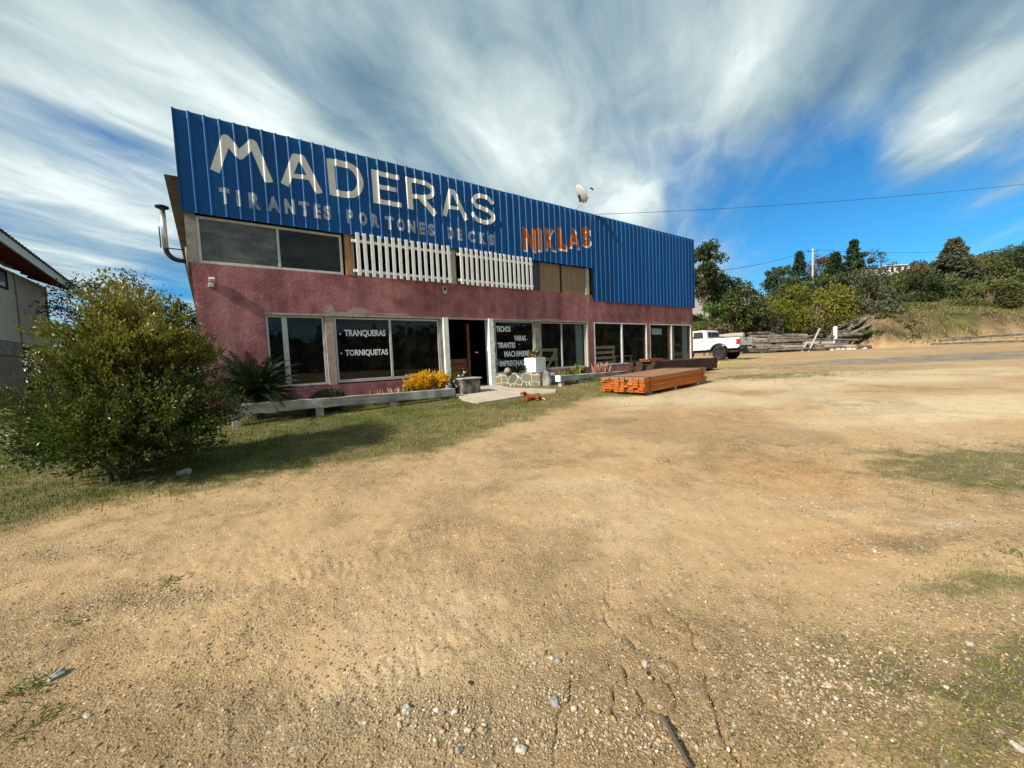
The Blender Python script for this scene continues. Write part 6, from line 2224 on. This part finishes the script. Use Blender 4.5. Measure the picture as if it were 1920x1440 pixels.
GR = 'trees on the slope behind the yard'
T_ = [
    ('tree', 'tall dark tree rising just behind the right end of the shop', 1318, 436, 560, 62, 42, g_dark, 4200, 'broad', .24, 46),
    ('tree', 'rounded dark tree crown lower right of the tallest tree by the shop', 1343, 482, 600, 64, 46, g_dark, 3000, 'broad', .24, 34),
    ('tree', 'layered deep green tree above the pickup', 1376, 516, 638, 98, 43, g_mid, 5600, 'broad', .26, 52),
    ('shrub', 'bright green shrub between the shop corner and the deep green tree', 1330, 556, 632, 56, 40, g_bright, 2200, 'broad', .20, 26),
    ('tree', 'umbrella shaped small tree alone against the sky', 1455, 500, 524, 52, 88, g_grey, 1100, 'broad', .40, 22),
    ('tree', 'dark spreading tree just right of the umbrella shaped tree', 1462, 512, 552, 56, 84, g_dark, 1600, 'broad', .40, 24),
    ('conifer', 'slim dark conifer left of the utility pole', 1499, 470, 548, 34, 72, g_con, 1800, 'conifer', .34, 60),
    ('tree', 'low dark tree filling the skyline left of the slim conifer', 1478, 520, 590, 60, 64, g_mid, 2400, 'broad', .34, 34),
    ('tree', 'mid green tree behind the yellow green tree and below the pole', 1536, 512, 580, 90, 62, g_mid, 3400, 'broad', .34, 44),
    ('tree', 'dark green tree under the tallest conifer', 1596, 508, 590, 74, 58, g_dark, 3200, 'broad', .32, 40),
    ('tree', 'brownish thin crowned tree behind the utility pole', 1540, 480, 545, 54, 84, g_brown, 1500, 'broad', .36, 30),
    ('conifer', 'broad dark conifer right of the utility pole', 1566, 473, 556, 54, 70, g_con, 2400, 'conifer', .36, 70),
    ('conifer', 'tallest conifer with a narrow tip further right of the pole', 1600, 448, 540, 46, 74, g_con, 2200, 'conifer', .36, 70),
    ('tree', 'broad yellow green tree standing over the log piles', 1522, 532, 652, 162, 43.4, g_yel, 7000, 'broad', .26, 80),
    ('shrub', 'reddish shrub left of the yellow green tree', 1432, 556, 602, 42, 54, g_red, 900, 'broad', .26, 20),
    ('shrub', 'small red tinged shrub right above the yellow green tree', 1566, 552, 572, 26, 52, g_red, 500, 'broad', .24, 14),
    ('tree', 'grey green tree at the left end of the earth bank', 1624, 508, 645, 104, 43, g_grey, 5200, 'broad', .24, 60),
    ('shrub', 'olive shrub at the foot of the grey green tree', 1640, 590, 648, 54, 40.5, g_olive, 1600, 'broad', .22, 24),
    ('tree', 'wispy half bare tree against the sky left of the white house', 1651, 464, 528, 36, 66, g_grey, 520, 'broad', .26, 26),
    ('tree', 'small dark tree between the tallest conifer and the wispy tree', 1622, 472, 524, 32, 70, g_mid, 900, 'broad', .34, 18),
    ('shrub', 'dark green thicket on the earth bank below the white house', 1712, 516, 584, 88, 50, g_dark, 4000, 'broad', .26, 46),
    ('shrub', 'deep green thicket right of the middle of the earth bank', 1768, 522, 586, 80, 52, g_mid, 3600, 'broad', .26, 44),
    ('tree', 'cedar like tree with spiky tiers on the skyline', 1788, 446, 545, 72, 62, g_grey, 2600, 'conifer', .42, 60),
    ('shrub', 'reddish brown shrub in front of the white house', 1715, 490, 522, 48, 78, g_brown, 900, 'broad', .34, 18),
    ('tree', 'olive tree on the hill right of the cedar', 1838, 478, 560, 84, 62, g_olive, 3200, 'broad', .32, 44),
    ('tree', 'dark bushy tree high on the right hill', 1880, 452, 540, 84, 74, g_mid, 3200, 'broad', .36, 44),
    ('tree', 'tall dark tree cut by the right picture edge', 1930, 430, 560, 70, 70, g_dark, 3200, 'broad', .36, 44),
    ('shrub', 'grey olive bush hanging over the earth bank', 1858, 524, 600, 84, 43, g_olive, 3400, 'broad', .22, 44),
    ('shrub', 'green bush at the right border above the bank', 1925, 515, 590, 70, 44, g_mid, 2600, 'broad', .24, 36),
    ('shrub', 'brown dry shrub behind the pickup cab', 1345, 604, 632, 60, 37, g_brown, 1400, 'broad', .18, 24),
    ('shrub', 'grey green shrub behind the pickup bed', 1428, 590, 640, 84, 43, g_grey, 1900, 'broad', .22, 30),
    ('shrub', 'dark shrub at the left foot of the yellow green tree', 1452, 584, 645, 54, 43.6, g_dark, 1500, 'broad', .22, 24),
    ('shrub', 'olive scrub between the deep green tree and the yellow green tree', 1428, 548, 620, 74, 50, g_olive, 2200, 'broad', .30, 30),
    ('shrub', 'bright tuft like shrub beside the bank log', 1632, 622, 652, 40, 39, g_bright, 900, 'broad', .18, 16),
]
for k, (nm, lab, px, pt, pb, wp_, dp, mm, n, kd, lf, cl) in enumerate(T_):
    bgtree(nm, lab, nm, px, pt, pb, wp_, dp, mm, 400 + k, n, kd, lf, cl, group=GR)
bgtree('shrub', 'dark shrub filling the gap between the brick house and the large bush', 'shrub', 82, 625, 745, 120, 24, g_dark, 503, 3600, 'broad', .16, 50)
bgtree('tree', 'dark leafy tree squeezed between the large bush and the shop corner', 'tree', 348, 560, 700, 90, 17, g_dark, 501, 4200, 'broad', .12, 46)
bgtree('tree', 'sparse tree whose top shows behind the large bush', 'tree', 205, 492, 640, 190, 21, g_grey, 502, 3400, 'broad', .13, 70, sparse=0.6)

# scrub covering the slope as one mass
rg = np.random.default_rng(77)
n = 6500
X = rg.uniform(0, 120, n)
Y = rg.uniform(44, 130, n)
ok = (hbase(X, Y) > 1.4) & (Y > 40 + 3 * fbm(X, Y, 0.2, 3, 9)) & ~((X / Y > 0.90) & (Y < 49))
X, Y = X[ok], Y[ok]
Z = hbase(X, Y)
per = 34
R0 = rg.uniform(0.5, 1.45, len(X)) * np.clip(Y / 60, 0.7, 1.5)
off = rg.normal(0, 1, (len(X), per, 3))
off /= np.linalg.norm(off, axis=2)[..., None]
P0 = np.stack([X, Y, Z + R0 * 0.6], 1)[:, None, :] + off * R0[:, None, None] * rg.uniform(0.5, 1, (len(X), per, 1)) * np.array([1.1, 1.1, 0.9])
tt = np.repeat(rg.uniform(0.1, 0.8, len(X)), per) + rg.uniform(-.2, .2, len(X) * per)
V, F = leafquads(P0.reshape(-1, 3), 0.62, rg, 0.6, 0.4)
tag(npmesh('undergrowth', V, F, greens('scrub_foliage', 1.15, 0.25), {'tint': ('FACE', np.clip(tt, 0, 1))}), 'mixed green scrub covering the hillside behind the yard', kind='stuff')
n = 900
X = rg.uniform(30, 70, n)
Y = rg.uniform(34, 50, n)
H_ = hbase(X, Y)
ok = (H_ > 1.5) & (fbm(X, Y, 0.16, 3, 19) > 0.47)
X, Y, H_ = X[ok], Y[ok], H_[ok]
R0 = rg.uniform(0.25, 0.7, len(X))
off = rg.normal(0, 1, (len(X), 30, 3))
off /= np.linalg.norm(off, axis=2)[..., None]
P0 = np.stack([X, Y, H_ + R0 * 0.5], 1)[:, None, :] + off * R0[:, None, None] * rg.uniform(0.4, 1, (len(X), 30, 1)) * np.array([1.2, 1.2, 0.8])
V, F = leafquads(P0.reshape(-1, 3), 0.22, rg, 0.5, 0.4)
tag(npmesh('bank_scrub', V, F, g_olive, {'tint': ('FACE', rg.uniform(0, 1, len(F)))}), 'low olive scrub dotted over the earth bank', kind='stuff')
# trees across the road behind the camera (the shop's panes mirror them)
n = 220
aa = np.radians(rg.uniform(59, 165, n))
dd = rg.uniform(30, 44, n)
X, Y = dd * np.sin(aa), dd * np.cos(aa)
per = 90
R0 = rg.uniform(1.2, 2.2, n)
Zc = rg.uniform(0.5, 4.0, n) * (0.65 + 0.7 * vnoise(aa * 7, aa * 0, 4))
off = rg.normal(0, 1, (n, per, 3))
off /= np.linalg.norm(off, axis=2)[..., None]
P0 = np.stack([X, Y, Zc + hbase(X, Y)], 1)[:, None, :] + off * R0[:, None, None] * rg.uniform(0.3, 1, (n, per, 1))
V, F = leafquads(P0.reshape(-1, 3), 1.1, rg, 0.7, 0.2)
tag(npmesh('treeline', V, F, g_dark, {'tint': ('FACE', rg.uniform(0, 1, len(F)))}), 'dark trees across the road, mirrored in the shop panes', kind='stuff')
# tall grass and weeds at the foot of the slope and over the bank
n = 110000
X = rg.uniform(14, 75, n)
Y = rg.uniform(33, 52, n)
H_ = hbase(X, Y)
ok = (H_ > 1.15) & (rg.uniform(0, 1, n) < np.clip(2.6 * (fbm(X, Y, 0.5, 4, 12) - 0.30), 0, 1))
X, Y, H_ = X[ok], Y[ok], H_[ok]
tag(blades('bank_grass', X, Y, np.full(len(X), 0.34), 0.06, leafmat('bank_blade', (0.06, 0.075, 0.018), (0.15, 0.145, 0.045), (0.32, 0.25, 0.11), 0.7, 0.2, 0.2), 0.9, None, 15, H_), 'long dry grass over the earth bank', kind='stuff')

# ------------------------------------------------------------------ log piles and planks at the back of the yard
rg = random.Random(17)
GL_ = 'weathered logs piled at the back of the yard'
k = 0
rows = []
for (p0, p1, ytop, ybot, n_) in ((1398, 1470, 626, 656, 12), (1440, 1520, 628, 655, 12), (1500, 1590, 632, 653, 11), (1540, 1634, 637, 652, 8), (1556, 1618, 603, 636, 9)):
    for q in range(n_):
        u = q / (n_ - 1)
        py = ybot + (ytop - ybot) * u + rg.uniform(-1.5, 1.5)
        dp = 38.2 + 3.0 * u + rg.uniform(-.3, .3)
        ins = rg.uniform(0, 0.3) * (p1 - p0)
        rows.append((p0 + ins * rg.uniform(0, 1), p1 - ins * rg.uniform(0, 1), py, dp, rg.uniform(.09, .19)))
for px0, px1, py, dp, rr_ in rows:
    a, b_ = at(px0, py, dp), at(px1, py + rg.uniform(-3.5, 2.5), dp + rg.uniform(-.5, .5))
    ga, gb = gz(a.x, a.y), gz(b_.x, b_.y)
    za_, zb_ = max(a.z, ga + rr_ * .8), max(b_.z, gb + rr_ * .8)
    w = MB()
    pts = [Vector((a.x + (b_.x - a.x) * u, a.y + (b_.y - a.y) * u, za_ + (zb_ - za_) * u + rg.uniform(-.03, .03))) for u in (0, .35, .7, 1)]
    w.tube(pts, [rr_ * rg.uniform(.9, 1.1) for _ in range(4)], 9)
    solo(w, 'log', m_oldwood if k % 7 else m_palewood, 'weathered grey log in the long heap along the back of the yard', 'log', 'W', tuple(pts[0]), group=GL_)
    k += 1
for (x0, y0_, x1, y1_, wd_, lab) in ((1537, 616, 1516, 648, .16, 'pale plank leaning steeply against the log heap'), (1514, 640, 1503, 654, .14, 'shorter plank leaning left of the steep pale plank')):
    a, b_ = at(x0, y0_, 38.4), at(x1, y1_, 37.8)
    b_.z = gz(b_.x, b_.y)
    solo(MB().beam(a, b_, wd_, 0.05), 'leaning_plank', m_palewood, lab, 'plank', 'W', tuple(b_), bevel=0.01)
a, b_ = at(1566, 612, 38.8), at(1567, 638, 38.8)
solo(MB().beam(a, (b_.x, b_.y, gz(b_.x, b_.y) - .1), 0.24, 0.22), 'concrete_post', m_planter, 'pale concrete post standing in the log heap', 'post', 'W', tuple(b_), bevel=0.03)
for j_, (px, py, r) in enumerate(((1572, 645, .28), (1580, 647, .26), (1560, 650, .26), (1592, 648, .30), (1600, 650, .24), (1622, 649, .22))):
    q = at(px, py, 37.4)
    rock(q, r, 'pale rubble lump at the foot of the log heap', m_pale, 40 + j_, 'rubble_lump')['group'] = 'rubble lumps by the logs'
for (x0, y0_, x1, y1_, dp, lab) in ((1750, 645, 1925, 639, 33, 'lowest long grey board before the earth bank'), (1765, 639, 1860, 630, 33.6, 'middle grey board in the heap before the earth bank'), (1790, 634, 1935, 626, 34.0, 'topmost grey board in the heap before the earth bank')):
    a, b_ = at(x0, y0_, dp), at(x1, y1_, dp)
    a.z, b_.z = max(a.z, gz(a.x, a.y) + .06), max(b_.z, gz(b_.x, b_.y) + .06)
    solo(MB().beam(a, b_, 0.45, 0.16), 'grey_board', m_oldwood, lab, 'board', 'W', tuple(a), bevel=0.02)
a, b_ = gp(1628, 648), gp(1690, 582)
pts = []
for k in range(9):
    q = a.lerp(b_, k / 8)
    q.z = max(gz(q.x, q.y) + 0.12, a.z + (b_.z - a.z) * k / 8)
    pts.append(q)
solo(MB().tube(pts, [0.15, .16, .17, .17, .17, .16, .16, .15, .13], 9), 'bank_log', m_oldwood, 'brown log leaning up the left slope of the earth bank', 'log', 'W', tuple(a))

# ------------------------------------------------------------------ houses on the hill
m_hw = mat('hill_house_wall', (0.36, 0.33, 0.28), 0.9, 0.1, var=0.2, scale=1.5)
m_hwhite = mat('hill_house_white', (0.82, 0.80, 0.76), 0.8, 0.2, var=0.08, scale=1.0)


def hillhouse(name, label, px0, px1, ptop, pbot, depth, dep, wallm, roofm, gable, win):
    a, b_ = at(px0, ptop, depth), at(px1, ptop, depth)
    zt = (a.z + b_.z) / 2
    zb = min(at((px0 + px1) / 2, pbot, depth).z, gz((a.x + b_.x) / 2, depth)) - 0.5
    cx = (a.x + b_.x) / 2
    W2 = (b_.x - a.x) / 2
    th = thing(name, label, 'house', 'L', (cx, depth, zb))
    H = zt - zb
    MB().box(-W2, W2, 0, dep, 0, H).build('wall', wallm, th)
    w = MB()
    o = W2 * 0.12
    w.add([(-W2 - o, -0.4, H - gable * o / W2 + 0.02), (0, -0.4, H + gable), (W2 + o, -0.4, H - gable * o / W2 + 0.02), (-W2 - o, dep + .4, H - gable * o / W2 + 0.02), (0, dep + .4, H + gable), (W2 + o, dep + .4, H - gable * o / W2 + 0.02)],
          [(0, 1, 4, 3), (1, 2, 5, 4)])
    r = w.build('roof', roofm, th)
    add_solid(r, 0.15)
    if gable > 0.3:
        MB().add([(-W2, 0.0, H + .004), (W2, 0.0, H + .004), (0, 0.0, H + gable - .05), (-W2, 0.2, H + .004), (W2, 0.2, H + .004), (0, 0.2, H + gable - .05)], [(0, 1, 2), (5, 4, 3), (0, 2, 5, 3), (1, 4, 5, 2), (0, 3, 4, 1)]).build('gable', wallm, th)
    for wx in win:
        f = MB().box(wx * W2 - W2 * .12, wx * W2 + W2 * .12, -0.06, 0.02, H - W2 * 0.55, H - W2 * 0.18).build('window', m_dark, th)
    return th


hillhouse('hill_house', 'grey stone walled house half hidden behind the trees by the shop', 1321, 1366, 546, 575, 56, 6, m_hw, m_tin, 1.5, (-.4, .35))
hillhouse('hill_house', 'small dark roofed house above the deep green tree', 1398, 1420, 553, 575, 58, 5, m_hw, m_dark, 0.9, (0.0,))
hillhouse('hill_house', 'white flat roofed house on the hilltop', 1662, 1706, 497, 520, 104, 6, m_hwhite, m_hwhite, 0.05, (-.5, .1, .6))

# ------------------------------------------------------------------ pole and wires
a = at(1524, 466, 72)
g0 = gz(a.x, a.y)
po = thing('utility_pole', 'pale concrete utility pole rising among the trees on the slope', 'utility pole', 'L', (a.x, a.y, g0))
hP = a.z - g0
MB().tube([(0, 0, -0.5), (0, 0, hP)], [0.20, 0.13], 10).build('pole', mat('pole_concrete', (0.48, 0.46, 0.42), 0.9, 0.1, var=0.1), po)
ca = MB().beam((-0.9, 0, hP - 0.5), (0.9, 0, hP - 0.5), 0.12, 0.12).build('crossarm', m_bark, po)
for x in (-0.8, 0.8):
    MB().tube([(x, 0, hP - 0.44), (x, 0, hP - 0.2)], 0.06, 8).build('insulator', m_dark, ca)


def wire(a, b_, sag, r, label):
    a, b_ = Vector(a), Vector(b_)
    pts = []
    for k in range(25):
        u = k / 24
        q = a.lerp(b_, u)
        q.z -= sag * 4 * u * (1 - u)
        pts.append(q)
    return solo(MB().tube(pts, r, 5), 'wire', m_blackpl, label, 'wire', 'W', tuple(a))


wire(fac(11.25, 0.1, 6.70), at(2150, 318, 16), 0.25, 0.0075, 'thin wire running from the blue parapet to the upper right')
pt = Vector((a.x, a.y, a.z))
wire(pt + Vector((-0.8, 0, -0.25)), at(1340, 508, 50), 0.5, 0.028, 'wire sloping from the utility pole down towards the dark tree')
wire(pt + Vector((0.8, 0, -0.25)), at(1790, 470, 92), 0.5, 0.03, 'wire running from the utility pole to the right hilltop')

for o in bpy.data.objects:
    if '_o' in o.keys():
        del o['_o']
